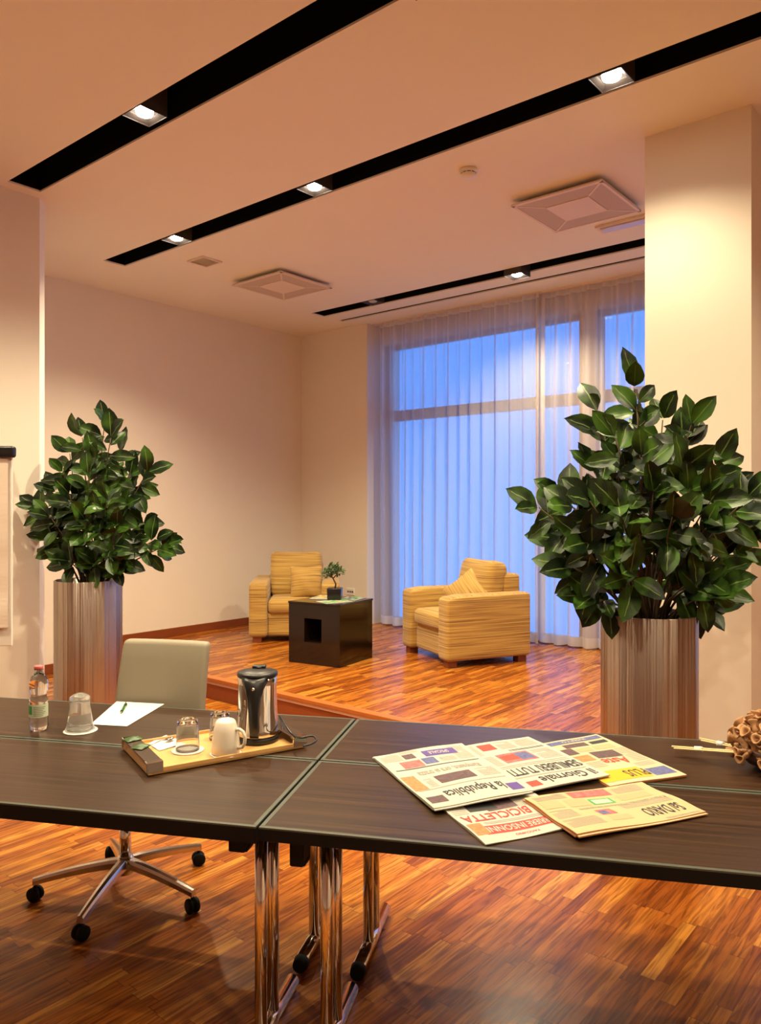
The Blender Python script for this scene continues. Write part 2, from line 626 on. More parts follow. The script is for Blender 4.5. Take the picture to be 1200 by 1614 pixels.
        for j in range(n[1]):
            for k in range(n[2]):
                quad(vert(0, j, k), vert(0, j, k + 1), vert(0, j + 1, k + 1), vert(0, j + 1, k))
                quad(vert(n[0], j, k), vert(n[0], j + 1, k), vert(n[0], j + 1, k + 1), vert(n[0], j, k + 1))

    def build(self, name, mats, parent=None, loc=None, rz=None, smooth=None):
        me = bpy.data.meshes.new(name)
        if smooth:
            for f in self.bm.faces:
                f.smooth = True
        bmesh.ops.recalc_face_normals(self.bm, faces=self.bm.faces) if smooth != 'keep' else None
        self.bm.to_mesh(me)
        self.bm.free()
        for m in (mats if isinstance(mats, (list, tuple)) else [mats]):
            me.materials.append(m)
        o = bpy.data.objects.new(name, me)
        COL.objects.link(o)
        if parent is not None:
            o.parent = parent
        if loc is not None:
            o.location = loc
        if rz is not None:
            o.rotation_euler = (0, 0, rz)
        return o


def tag(o, label, cat, group=None, kind=None):
    o['label'] = label
    o['category'] = cat
    if group:
        o['group'] = group
    if kind:
        o['kind'] = kind
    return o


def thing(name, label, cat, loc=(0, 0, 0), rz=0.0, group=None):
    o = bpy.data.objects.new(name, None)
    o.empty_display_size = 0.05
    COL.objects.link(o)
    o.location = loc
    o.rotation_euler = (0, 0, rz)
    return tag(o, label, cat, group)


def struct(name, mb, mats):
    o = mb.build(name, mats)
    o['kind'] = 'structure'
    return o


def dup(root, loc, rz, label, group=None, keep_children=True):
    r = root.copy()
    COL.objects.link(r)
    r.location = loc
    r.rotation_euler = (0, 0, rz)
    r['label'] = label
    if group:
        r['group'] = group
    for ch in list(root.children):
        c = ch.copy()
        COL.objects.link(c)
        c.parent = r
        for g in list(ch.children):
            d = g.copy()
            COL.objects.link(d)
            d.parent = c
    return r


# ------------------------------------------------------------------ structure: floor, stage, walls, ceiling
XL, XR, YB, YF = -7.21, 3.6, -3.6, 7.08      # left wall, right wall, wall behind, far wall
YW = 7.42                                     # window plane
SX = -5.44                                    # face of the wall by the flip chart
SY = 2.71
STEP = 4.05

b = MB()
b.span((XL - 0.2, YB - 0.2, -0.1), (XR + 0.2, STEP + 0.1, 0.0))
struct('floor', b, M['floor'])
b = MB()
b.span((XL, STEP + 0.045, 0.002), (XR, YW + 0.2, STAGE))
o = struct('floor_stage', b, M['floor'])
b = MB()
b.span((XL, STEP - 0.012, STAGE - 0.030), (XR, STEP + 0.06, STAGE + 0.002), 0.005)
struct('trim_1', b, M['nosing'])
b = MB()
b.span((XL, STEP - 0.004, STAGE - 0.052), (XR, STEP + 0.04, STAGE - 0.0305))
struct('trim_2', b, M['strip'])
b = MB()
b.span((XL, STEP + 0.012, 0.0), (XR, STEP + 0.044, STAGE - 0.052))
struct('trim_3', b, M['riser'])

b = MB()
b.span((XL - 0.15, SY, 0), (XL, YW + 0.3, CEIL + 0.2))
struct('wall_left', b, M['wall'])
# the nearer wall return with the chamfered corner
b = MB()
d = 0.075
prof = [(SX, YB), (SX, SY), (SX - d, SY + d), (XL - 0.15, SY + d), (XL - 0.15, YB)]
bot = [b.bm.verts.new((x, y, 0)) for x, y in prof]
top = [b.bm.verts.new((x, y, CEIL + 0.02)) for x, y in prof]
for i in range(len(prof)):
    j = (i + 1) % len(prof)
    f = b.bm.faces.new((bot[i], bot[j], top[j], top[i]))
    f.material_index = 1 if i == 1 else 0
b.bm.faces.new(top)
b.bm.faces.new(bot[::-1])
struct('wall_near_left', b, [M['wall'], M['edge']])

WX0, WX1 = -6.08, -0.6                         # window niche
b = MB()
b.span((XL, YF, 0), (WX0, YW + 0.3, CEIL + 0.2))
b.span((WX1, YF, 0), (XR, YW + 0.3, CEIL + 0.2))
HEAD = 3.60
b.span((WX0, YW - 0.04, HEAD), (WX1, YW + 0.3, CEIL + 0.2))
struct('wall_far', b, M['wall'])
b = MB()
b.span((XR, YB, 0), (XR + 0.15, YW + 0.3, CEIL + 0.2))
struct('wall_right', b, M['wall'])
b = MB()
b.span((XL - 0.15, YB - 0.15, 0), (XR + 0.15, YB, CEIL + 0.2))
struct('wall_behind', b, M['wall'])
# pillar
b = MB()
b.span((-1.735, 4.59, STAGE - 0.01), (-1.14, 5.15, CEIL + 0.02))
struct('wall_column', b, M['wall'])

# ceiling with recessed slots
SLOTS = [(-5.33, 3.2, 0.79, 1.01), (-5.33, 3.2, 2.43, 2.66), (-6.37, 3.2, 3.76, 3.98), (-6.26, 3.2, 6.305, 6.52), (-6.25, 3.2, 6.76, 6.83)]
b = MB()
y = YB - 0.15
T = 0.012
for (x0, x1, y0, y1) in SLOTS:
    b.span((XL - 0.15, y, CEIL), (XR + 0.15, y0, CEIL + T))
    b.span((XL - 0.15, y0, CEIL), (x0, y1, CEIL + T))
    b.span((x1, y0, CEIL), (XR + 0.15, y1, CEIL + T))
    y = y1
b.span((XL - 0.15, y, CEIL), (XR + 0.15, YW, CEIL + T))
struct('ceiling', b, M['ceil'])
for i, (x0, x1, y0, y1) in enumerate(SLOTS):
    b = MB()
    dpt = 0.24 if i < 4 else 0.05
    z0, z1 = CEIL + T, CEIL + dpt
    e = 0.01
    b.span((x0 - e, y0 - e, z1), (x1 + e, y1 + e, z1 + e))
    b.span((x0 - e, y0 - e, z0), (x1 + e, y0, z1))
    b.span((x0 - e, y1, z0), (x1 + e, y1 + e, z1))
    b.span((x0 - e, y0, z0), (x0, y1, z1))
    b.span((x1, y0, z0), (x1 + e, y1, z1))
    struct('trim_%d' % (4 + i), b, M['black'] if i < 4 else M['slot'])

# baseboards
b = MB()
b.span((XL, STEP + 0.06, STAGE), (XL + 0.015, YF, STAGE + 0.09), 0.003)
struct('baseboard_left', b, M['base'])
b = MB()
b.span((XL, SY + d, 0.0), (XL + 0.015, STEP - 0.012, 0.09), 0.003)
struct('baseboard_lower_left', b, M['base'])
b = MB()
b.span((XL + 0.015, YF - 0.015, STAGE), (WX0, YF, STAGE + 0.09), 0.003)
struct('baseboard_far', b, M['base'])

# windows (aluminium frames with glass), two bays
def window(name, x0, x1, muls):
    f = MB()
    t = 0.05
    z0, z1 = STAGE + 0.0, HEAD
    f.span((x0, YW, z0), (x1, YW + 0.07, z0 + 0.07))
    f.span((x0, YW, z1 - 0.06), (x1, YW + 0.07, z1))
    f.span((x0, YW, z0), (x0 + t, YW + 0.07, z1))
    f.span((x1 - t, YW, z0), (x1, YW + 0.07, z1))
    f.span((x0, YW - 0.01, 2.665), (x1, YW + 0.08, 2.785))
    for mx_ in muls:
        f.span((mx_ - 0.02, YW, z0), (mx_ + 0.02, YW + 0.07, z1))
    o = struct(name, f, M['frame'])
    p = MB()
    p.span((x0 + 0.01, YW + 0.03, z0 + 0.01), (x1 - 0.01, YW + 0.038, z1 - 0.01))
    g = p.build('pane', M['pane'], o)
    return o
window('window_1', WX0 + 0.02, -3.44, [])
window('window_2', -3.29, WX1 - 0.02, [])
b = MB()
b.span((-3.44, YW - 0.04, STAGE), (-3.29, YW + 0.14, HEAD))
struct('trim_10', b, M['wall'])


# ------------------------------------------------------------------ ceiling lamps
def lamp(x, y, drop, on, label, power=1.0, aim=None):
    t = thing('recessed_spotlight', label, 'ceiling light', (x, y, CEIL - drop), 0, 'square spotlights in the ceiling slots')
    h = 0.09
    H = 0.20 + drop
    f = MB()
    w = 0.004
    f.span((-h, -h, 0), (-h + w, h, H))
    f.span((h - w, -h, 0), (h, h, H))
    f.span((-h + w, -h, 0), (h - w, -h + w, H))
    f.span((-h + w, h - w, 0), (h - w, h, H))
    f.span((-h + w, -h + w, H - w), (h - w, h - w, H))
    f.build('housing', M['housing'], t)
    f = MB()
    k = h - w
    kk = 0.058
    for (a, c) in (((-1, -1), (1, -1)), ((1, -1), (1, 1)), ((1, 1), (-1, 1)), ((-1, 1), (-1, -1))):
        f.face([(a[0] * k, a[1] * k, 0.003), (c[0] * k, c[1] * k, 0.003), (c[0] * kk, c[1] * kk, 0.022), (a[0] * kk, a[1] * kk, 0.022)])
    f.build('reflector', M['housing'], t)
    f = MB()
    f.lathe([(0, 0.002), (0.03, 0.004), (0.044, 0.010), (0.05, 0.020), (0.05, 0.05), (0, 0.05)], 28)
    f.build('lens', M['lens'] if on else M['lensoff'], t)
    if on:
        l = bpy.data.lights.new('spot', 'SPOT')
        l.energy = LAMP_W * power
        l.color = LAMP_COL
        l.spot_size = SPOT_ANG
        l.spot_blend = SPOT_BLEND
        l.shadow_soft_size = 0.035
        lo = bpy.data.objects.new('spot', l)
        COL.objects.link(lo)
        lo.parent = t
        lo.location = (0, 0, -0.006)
        lo.rotation_euler = (0, 0, 0)
    return t

lamp(-3.84, 2.525, 0.0, True, 'lit square spotlight in the nearest black ceiling slot, above the left plant', 0.68)
lamp(-1.88, 2.525, 0.08, True, 'spotlight hanging lower from the nearest slot, cut by the top edge of the photo', 0.7)
lamp(-5.42, 3.87, 0.0, True, 'leftmost lit spotlight of the middle black ceiling slot')
lamp(-3.81, 3.87, 0.0, True, 'middle lit spotlight of the middle black ceiling slot')
lamp(-1.64, 3.87, 0.0, True, 'brightest lit spotlight, in front of the pillar at the right of the middle slot', 0.46)
lamp(-3.64, 6.41, 0.055, True, 'lit spotlight dropping below the farthest slot in front of the curtain', 0.75)
lamp(-5.42, 6.41, 0.0, False, 'unlit spotlight near the left end of the farthest ceiling slot')
for x_, p_ in ((-3.9, 0.75), (-1.9, 0.6), (0.1, 0.3), (2.1, 0.8)):  # unseen lamps, added to raise the brightness of the whole room
    lamp(x_, 0.9, 0.0, True, 'added unseen fill spotlight of the ceiling slot above the photographer, outside the photo', p_)
lamp(0.35, 3.87, 0.0, True, 'added unseen fill spotlight right of the pillar, outside the photo', 0.55)  # added lamp beyond the view, helps fill the room with light
lamp(0.1, 2.525, 0.0, True, 'added unseen fill spotlight over the table end, outside the photo', 0.3)  # another added fill lamp, out of view
lamp(-1.6, 6.41, 0.0, True, 'added unseen spotlight behind the pillar near the curtain', 0.6)  # added lamp, hidden by the pillar, lighting the curtain side


# ------------------------------------------------------------------ ceiling fittings
def diffuser(x, y, label):
    t = thing('air_diffuser', label, 'air vent', (x, y, CEIL), 0, 'square air diffusers on the ceiling')
    f = MB()
    f.span((-0.22, -0.22, -0.03), (0.22, 0.22, 0.0))
    f.build('neck', M['perf'], t)
    f = MB()
    h, k = 0.345, 0.325
    z = -0.045
    f.span((-h, -h, z), (h, h, z + 0.014), 0.003)
    g = 0.165
    f.span((-g, -g, z - 0.006), (g, g, z + 0.001))
    for sx_ in (-1, 1):
        for sy_ in (-1, 1):
            f.box(((g + k) / 2 * sx_, (g + k) / 2 * sy_, z - 0.001), ((k - g) * 1.414, 0.014, 0.006), math.atan2(sy_, sx_))
    for s in (-1, 1):
        f.span((-h, s * h - 0.012 if s < 0 else h - 0.02, z - 0.005), (h, -h + 0.02 if s < 0 else h + 0.0, z + 0.001))
        f.span((-h if s < 0 else h - 0.02, -h, z - 0.005), (-h + 0.02 if s < 0 else h, h, z + 0.001))
    f.build('plate', M['vent'], t)
    f = MB()
    for a in range(4):
        pts = [(-g, -g), (g, -g), (k, -k), (-k, -k)]
        q = [rot2(px_, py_, a * PI / 2) for px_, py_ in pts]
        f.face([(u, v, z - 0.0015) for u, v in q][::-1])
    f.build('perforated_panel', M['perf'], t)
    return t
diffuser(-5.615, 5.255, 'white square air diffuser nearer the left wall')
diffuser(-2.49, 5.255, 'larger looking square air diffuser beside the pillar')

t = thing('air_grille', 'small square return air grille between slot and left diffuser', 'air vent', (-5.675, 4.355, CEIL))
f = MB()
f.span((-0.115, -0.11, -0.012), (0.115, -0.09, 0)); f.span((-0.115, 0.09, -0.012), (0.115, 0.11, 0))
f.span((-0.115, -0.09, -0.012), (-0.095, 0.09, 0)); f.span((0.095, -0.09, -0.012), (0.115, 0.09, 0))
f.build('frame', M['vent'], t)
f = MB()
for k in range(12):
    f.box((0, -0.083 + k * 0.015, -0.006), (0.19, 0.009, 0.003), rot=Matrix.Rotation(0.5, 4, 'X'))
f.build('slats', M['perf'], t)

t = thing('smoke_detector', 'round white smoke detector on the ceiling', 'smoke detector', (-2.80, 4.29, CEIL))
f = MB()
f.lathe([(0, 0), (0.058, 0), (0.062, -0.006), (0.060, -0.024), (0, -0.024)], 36)
f.build('base', M['white'], t)
f = MB()
f.lathe([(0.05, -0.022), (0.050, -0.028), (0.046, -0.031), (0, -0.031)], 36)
f.build('dark_gap', M['slot'], t)
f = MB()
f.lathe([(0.049, -0.029), (0.046, -0.042), (0.030, -0.052), (0, -0.055)], 36)
for k in range(10):
    a = k * 2 * PI / 10
    f.box((0.048 * math.cos(a), 0.048 * math.sin(a), -0.026), (0.006, 0.006, 0.012), a)
f.build('cover', M['white'], t)

t = thing('emergency_light', 'narrow rectangular ceiling light beside the pillar', 'emergency light', (-2.30, 5.86, CEIL))
f = MB()
f.span((-0.29, -0.075, -0.02), (0.29, 0.075, 0), 0.004)
f.build('body', M['vent'], t)
f = MB()
f.span((-0.26, -0.05, -0.032), (0.26, 0.05, -0.0195), 0.006)
f.build('diffuser', M['tube'], t)

# socket on the far wall
t = thing('wall_socket', 'white wall socket beside the left armchair', 'wall socket', (-6.34, YF, 0.565))
f = MB()
f.box((0, -0.006, 0), (0.13, 0.012, 0.085), bev=0.004)
f.build('plate', M['white'], t)
f = MB()
for k in (-0.035, 0.0, 0.035):
    f.lathe([(0, 0), (0.012, 0), (0.012, 0.002), (0, 0.002)], 14, (k, -0.0135, 0), axis=Matrix.Rotation(R(90), 3, 'X'))
f.build('outlets', M['slot'], t)


# ------------------------------------------------------------------ curtains
def curtain(x0, x1, label, seed, ph, full=1.0):
    t = thing('curtain', label, 'curtain', ((x0 + x1) / 2, 7.18 if seed == 3 else 7.245, STAGE), 0, 'sheer curtain panels at the window')
    rnd = random.Random(seed)
    n = int((x1 - x0) / 0.012)
    z0, z1 = 0.02, CEIL - STAGE - 0.002
    # irregular pleats: phases advance unevenly
    acc = ph
    phs = []
    amps = []
    w = 0.13
    for i in range(n + 1):
        x = x0 + (x1 - x0) * i / n
        acc += (x1 - x0) / n * 2 * PI / (w * (0.45 + 1.6 * (0.5 + 0.5 * noise.noise(Vector((x * 4.3, seed, 0))))))
        phs.append(acc)
        amps.append(0.020 + 0.022 * (0.5 + 0.5 * noise.noise(Vector((x * 1.7, seed + 9, 0)))))

    def pt(i, z):
        x = x0 + (x1 - x0) * i / n
        k = (z - z0) / (z1 - z0)
        a = phs[i]
        am = amps[i] * full
        y = am * math.sin(a) * (1.25 - 0.75 * k) + 0.004 * math.sin(a * 3.1) * (1 - k) + 0.014 * k * math.sin(a * 2.02 + 1)
        y += 0.020 * noise.noise(Vector((x * 3.0, z * 0.5, seed))) * (1 - k * 0.6)
        xo = 0.012 * math.sin(a + 1.3) * (1 - 0.3 * k) + 0.012 * noise.noise(Vector((x * 2, z * 0.8, seed + 4))) * (1 - k)
        drop = 0.006 * math.sin(a * 0.5)
        return Vector((x - (x0 + x1) / 2 + xo, y, z + (drop if k < 0.01 else 0)))
    f = MB()
    zs = [z0 + 0.10 + (z1 - z0 - 0.16) * q / 14 for q in range(15)]
    f.grid(lambda u, v: pt(int(round(u * n)), zs[int(round(v * 14))]), n, 14)
    body = f.build('fabric', M['curt'], t, smooth=True)
    f = MB()
    f.grid(lambda u, v: pt(int(round(u * n)), z0 + 0.10 * v), n, 1)
    f.build('hem', M['curt2'], t, smooth=True)
    f = MB()
    f.grid(lambda u, v: pt(int(round(u * n)), z1 - 0.06 + 0.06 * v), n, 1)
    f.build('heading_tape', M['curt2'], t, smooth=True)
    if seed == 8:
        m_ = int(0.13 / ((x1 - x0) / n))
        f = MB()
        f.grid(lambda u, v: pt(int(round(u * m_)), zs[int(round(v * 14))]) + Vector((0, -0.006, 0)), m_, 14)
        f.build('side_hem', M['curt2'], t, smooth=True)
curtain(-5.98, -3.81, 'sheer curtain panel left of the overlap, behind the armchairs', 3, 0.2)
curtain(-3.90, WX1 - 0.08, 'sheer curtain panel right of the overlap, running behind the plant and pillar', 8, 1.1)
# curtain track
t = MB()
t.span((WX0 + 0.02, 7.17, CEIL - 0.012), (WX1 - 0.02, 7.23, CEIL - 0.0005))
struct('trim_11', t, M['vent'])


# ------------------------------------------------------------------ planters
def add_leaf(f, uvl, base, d, up, L, W, curl, fold):
    d = d.normalized()
    side = d.cross(up)
    if side.length < 1e-3:
        side = d.cross(Vector((1, 0, 0)))
    side.normalize()
    nrm = side.cross(d).normalized()
    nu, nv = 6, 4
    rows = []
    for i in range(nu + 1):
        t = i / nu
        w = W * (math.sin(PI * (t ** 0.95)) ** 0.8 if 0 < t < 1 else 0.0)
        w = max(w, 0.0008)
        c = base + d * (L * (t - 0.10 * curl * t * t)) - nrm * (curl * L * t * t * 0.35)
        row = []
        for j in range(nv + 1):
            s = j / nv * 2 - 1
            p = c + side * (s * w / 2) + nrm * (abs(s) ** 1.3 * w * fold + 0.003 * math.sin(t * 17 + s * 3))
            row.append(f.bm.verts.new(p))
        rows.append(row)
    for i in range(nu):
        for j in range(nv):
            fc = f.bm.faces.new((rows[i][j], rows[i][j + 1], rows[i + 1][j + 1], rows[i + 1][j]))
            fc.smooth = True
            for lp, (a, c_) in zip(fc.loops, ((i, j), (i, j + 1), (i + 1, j + 1), (i + 1, j))):
                lp[uvl].uv = (c_ / nv, a / nu)


def planter(X, Y, label, clusters, seed, n_leaf, sc, zrim=1.09, lean=0.0):
    loc = c2w(X, Y, 0)
    t = thing('potted_plant', label, 'plant', loc, YAW, 'leafy plants in tall steel planters')
    f = MB()
    f.lathe([(0.0, 0.0), (0.223, 0.0), (0.225, 0.004), (0.225, zrim - 0.002), (0.224, zrim), (0.219, zrim), (0.219, zrim - 0.05), (0, zrim - 0.05)], 96)
    o = f.build('planter', M['steel'], t)
    f = MB()
    rnd = random.Random(seed)
    f.lathe([(0.2185, zrim - 0.050), (0.2185, zrim - 0.046), (0.1, zrim - 0.040), (0, zrim - 0.037)], 32)
    f.build('soil', M['soil'], t)
    # clusters: (px, py) in the photo -> local x, z at the plant's depth; the depth offset comes after
    st = MB()
    lf = MB()
    uvl = lf.bm.loops.layers.uv.new('UVMap')
    pts = []
    for ci, cl in enumerate(clusters):
        px_, py_ = cl[0], cl[1]
        dy = cl[2] if len(cl) > 2 else rnd.uniform(-0.28, 0.28)
        Yc = Y + dy
        lx = (px_ - 600) / F * Yc - X
        lz = EYE - (py_ - HZ) * Yc / F
        pts.append(Vector((lx, dy, lz)))
    for p in pts:
        rb = Vector((p.x * 0.16 + rnd.uniform(-0.05, 0.05), p.y * 0.2 + rnd.uniform(-0.05, 0.05), zrim - 0.045))
        if rb.xy.length > 0.15:
            rb.xy = rb.xy.normalized() * 0.15
        k1 = rb.lerp(p, 0.45) + Vector((-p.x * 0.12, -p.y * 0.12, 0.10 * max(0.2, (p.z - zrim))))
        ps = []
        for q in range(9):
            s = q / 8
            ps.append(rb * (1 - s) ** 2 + k1 * 2 * s * (1 - s) + p * s * s)
        st.tube(ps, [0.0075 - 0.0045 * q / 8 for q in range(9)], 6)
        gd = (ps[-1] - ps[-3]).normalized()
        outw = Vector((p.x, p.y, 0))
        outw = outw.normalized() if outw.length > 0.02 else Vector((0, -1, 0))
        for k in range(n_leaf):
            a = k * 2.399 + rnd.uniform(-0.4, 0.4)
            x = gd.cross(Vector((0.3, 0.2, 1))).normalized()
            y_ = gd.cross(x)
            s = k / max(1, n_leaf - 1)
            bp = ps[-1].lerp(ps[-3], 0.0 if k < 2 else s * 0.9)
            spread = 0.35 + 1.15 * s + rnd.uniform(-0.25, 0.25)
            dr = gd * math.cos(spread) + (x * math.cos(a) + y_ * math.sin(a)) * math.sin(spread)
            dr = dr + Vector((0, -0.22, 0)) - Vector((0, 0, 0.15 + 0.75 * s * rnd.random()))
            L = sc * rnd.uniform(0.115, 0.165)
            upv = Vector((rnd.uniform(-0.5, 0.5), -1.0 + rnd.uniform(-0.4, 0.3), 0.45))
            pe = bp + dr.normalized() * 0.012
            add_leaf(lf, uvl, pe, dr, upv, L, L * rnd.uniform(0.48, 0.60), rnd.uniform(0.1, 0.9), rnd.uniform(0.06, 0.20))
    st.build('stems', M['stem'], t)
    lf.build('foliage', M['leaf'], t, smooth='keep')
    return t

RC = [(1000, 612, 0), (942, 650), (1005, 650, -.1), (1090, 670, .05), (1045, 662, .1), (955, 700, .1), (1012, 722, -.25), (1075, 705, .1),
      (1125, 735, .05), (938, 745, .1), (985, 745, -.1), (850, 800, 0), (885, 778, .1), (905, 800, -.15), (950, 800), (1030, 778, -.25), (1085, 775, -.2),
      (1140, 775, .1), (1178, 785, -.05), (1200, 800, .15), (925, 855, -.2), (905, 895, -.1), (985, 850, -.2), (1050, 840, -.1), (1110, 835, -.25), (1165, 850),
      (1190, 850, .2), (940, 915, .1), (990, 900, -.25), (1045, 900, .1), (1085, 920, -.1), (1125, 905, -.15), (960, 765, .25), (1050, 760, .25),
      (1000, 850, .3), (1090, 860, .3), (935, 940, -.1), (1110, 950, .05), (890, 850, .2), (1010, 690, .2),
      (1130, 930, -.2), (975, 800, -.3), (1060, 815, -.3), (1120, 790, -.25), (930, 790, -.2), (1000, 880, .2), (1080, 885, .2), (1020, 830, .15), (1075, 740, -.2), (970, 690, -.2)]
planter(1.302, 3.74, 'bushy dark green plant in a tall brushed steel planter before the right pillar', RC, 5, 7, 1.25)
LC = [(165, 665, 0), (175, 690, -.1), (130, 690, .05), (110, 715, .1), (150, 725, -.1), (190, 715, .1), (100, 745), (140, 750, -.2), (205, 750, .1), (232, 745, 0),
      (90, 775, .1), (125, 780, -.15), (165, 775, -.1), (210, 775, .1), (60, 800, 0), (80, 815, -.1), (120, 815, .15), (155, 810, -.2), (195, 800, -.1),
      (185, 830, -.2), (225, 825, .1), (100, 835, .1), (145, 845, -.1), (205, 855, -.1), (245, 850, 0), (262, 860, 0), (80, 850, .1), (120, 865, .1),
      (165, 870, .1), (190, 885, -.1), (140, 795, .25), (175, 750, .25),
      (110, 885, -.1), (150, 885, -.15), (180, 860, -.25), (135, 820, -.25), (170, 790, -.3), (110, 780, -.2)]
planter(-2.031, 5.36, 'leafy green plant in a steel planter beside the left wall corner', LC, 11, 8, 1.2, 1.10)


# ------------------------------------------------------------------ armchairs
def armchair(loc, rz, label):
    "front faces local -y"
    t = thing('armchair', label, 'armchair', loc, rz, 'ochre ribbed armchairs on the stage')
    W, D = 0.95, 0.88
    aw = 0.19
    leg = 0.06
    ah = 0.64
    f = MB()
    f.soft((0, 0.02, leg + 0.13), (W - 2 * aw + 0.02, D - 0.10, 0.26), 0.03)
    f.build('seat_base', M['fabric'], t)

    def armfn(p):
        # the top falls and rounds slightly towards the front
        k = max(0, (-p.y - 0.30)) / 0.14
        if p.z > 0:
            p = Vector((p.x, p.y, p.z - 0.03 * k * k))
        return p
    for s in (-1, 1):
        f = MB()
        f.soft((s * (W / 2 - aw / 2), 0, leg + (ah - leg) / 2), (aw, D, ah - leg), 0.035, fn=armfn)
        f.build('arm', M['fabric'], t)
    f = MB()
    f.soft((0, D / 2 - 0.09, leg + 0.36), (W - 2 * aw + 0.03, 0.18, 0.76), 0.04)
    f.build('back_frame', M['fabric'], t)
    f = MB()
    f.soft((0, -0.09, 0.375), (W - 2 * aw - 0.005, D - 0.24, 0.15), 0.05,
           fn=lambda p: Vector((p.x, p.y, p.z * (1 + 0.25 * (1 - (p.x / 0.3) ** 2) * (1 - (p.y / 0.34) ** 2)))))
    f.build('seat_cushion', M['fabric'], t)
    f = MB()
    cw = W - 2 * aw - 0.01
    f.soft((0, 0.175, 0.665), (cw + 0.02, 0.20, 0.50), 0.07,
           fn=lambda p: Vector((p.x * (1 + 0.03 * p.z), p.y * (1 + 0.35 * (1 - (p.x / 0.32) ** 2) * (1 - (p.z / 0.27) ** 2)), p.z + 0.012 * abs(p.x / 0.3) ** 2 * (1 if p.z > 0 else 0))),
           rot=Matrix.Rotation(R(-13), 4, 'X'))
    f.build('back_cushion', M['fabric'], t)
    for sx_ in (-1, 1):
        for sy_ in (-1, 1):
            f = MB()
            f.box((sx_ * (W / 2 - 0.085), sy_ * (D / 2 - 0.075), leg / 2 + 0.005), (0.09, 0.09, leg + 0.01), bev=0.004)
            f.build('leg', M['redwood'], t)
    return t

armchair(c2w(0.80, 7.36, STAGE), YAW + R(-66.6), 'ochre ribbed armchair turned sideways in front of the blue lit curtain')
armchair(c2w(-0.935, 8.52, STAGE), YAW + R(4), 'ochre ribbed armchair facing the camera against the far corner')


def scatter_cushion(loc, rot, size, label):
    t = MB()
    h = size / 2

    def fn(p):
        e = (1 - (p.x / h) ** 2) * (1 - (p.z / h) ** 2)
        pinch = 1 - 0.10 * (1 - (abs(p.x) / h)) * (abs(p.z) / h) ** 2 - 0.0
        pinch2 = 1 - 0.10 * (1 - (abs(p.z) / h)) * (abs(p.x) / h) ** 2
        w = 0.006 * math.sin(p.x * 40 + p.z * 23)
        return Vector((p.x * pinch2, p.y * (0.18 + 1.2 * max(0, e) ** 0.6) + w * max(0, e), p.z * pinch))
    t.soft((0, 0, 0), (size, 0.11, size), 0.02, m=10, fn=fn)
    o = t.build('scatter_cushion', M['fabric'])
    o.location = loc
    o.rotation_euler = rot
    return tag(o, label, 'cushion', 'scatter cushions on the armchairs')

# on the left chair: leaning against its back, right of centre
p = c2w(-0.80, 8.32, STAGE + 0.62)
scatter_cushion(p, (R(-18), R(-2), YAW + R(4)), 0.35, 'small ochre cushion leaning on the back of the armchair in the corner')
p = c2w(0.80, 7.27, STAGE + 0.62)
scatter_cushion(p, (R(-38), R(38), YAW + R(-62)), 0.36, 'small ochre cushion tilted inside the armchair before the curtain')

# ------------------------------------------------------------------ cube side table
CT = c2w(-0.461, 7.20, STAGE)
ct_rz = YAW + R(-30.5)
t = thing('coffee_table', 'dark glossy cube coffee table between the two armchairs', 'coffee table', CT, ct_rz)
f = MB()
h = 0.28
H = 0.56
hx0, hx1, hz0, hz1 = -0.105, 0.085, 0.20, 0.415
# body with an open square niche in the front (-y) face
def fr(y, x0, x1, z0, z1):
    f.face([(x0, y, z0), (x1, y, z0), (x1, y, z1), (x0, y, z1)])
f.face([(-h, -h, 0), (-h, h, 0), (h, h, 0), (h, -h, 0)])
f.face([(-h, h, 0), (-h, h, H - 0.02), (h, h, H - 0.02), (h, h, 0)])
f.face([(-h, -h, 0), (-h, -h, H - 0.02), (-h, h, H - 0.02), (-h, h, 0)])
f.face([(h, -h, 0), (h, h, 0), (h, h, H - 0.02), (h, -h, H - 0.02)])
f.face([(-h, -h, H - 0.02), (h, -h, H - 0.02), (h, h, H - 0.02), (-h, h, H - 0.02)])
fr(-h, -h, hx0, 0, H - 0.02); fr(-h, hx1, h, 0, H - 0.02); fr(-h, hx0, hx1, 0, hz0); fr(-h, hx0, hx1, hz1, H - 0.02)
f.build('body', M['lacq'], t, smooth='keep')
f = MB()
yb = 0.05
f.face([(hx0, -h, hz0), (hx1, -h, hz0), (hx1, yb, hz0), (hx0, yb, hz0)])
f.face([(hx0, -h, hz1), (hx0, yb, hz1), (hx1, yb, hz1), (hx1, -h, hz1)])
f.face([(hx0, -h, hz0), (hx0, yb, hz0), (hx0, yb, hz1), (hx0, -h, hz1)])
f.face([(hx1, -h, hz0), (hx1, -h, hz1), (hx1, yb, hz1), (hx1, yb, hz0)])
f.face([(hx0, yb, hz0), (hx1, yb, hz0), (hx1, yb, hz1), (hx0, yb, hz1)])
f.build('niche', M['lacq'], t, smooth='keep')
f = MB()
f.box((0, 0, H - 0.0095), (0.572, 0.572, 0.02), bev=0.004)
f.build('top', M['lacq'], t)
TZ = STAGE + H + 0.001


def on_cube(lx, ly):
    x, y = rot2(lx, ly, ct_rz)
    return Vector((CT.x + x, CT.y + y, TZ))


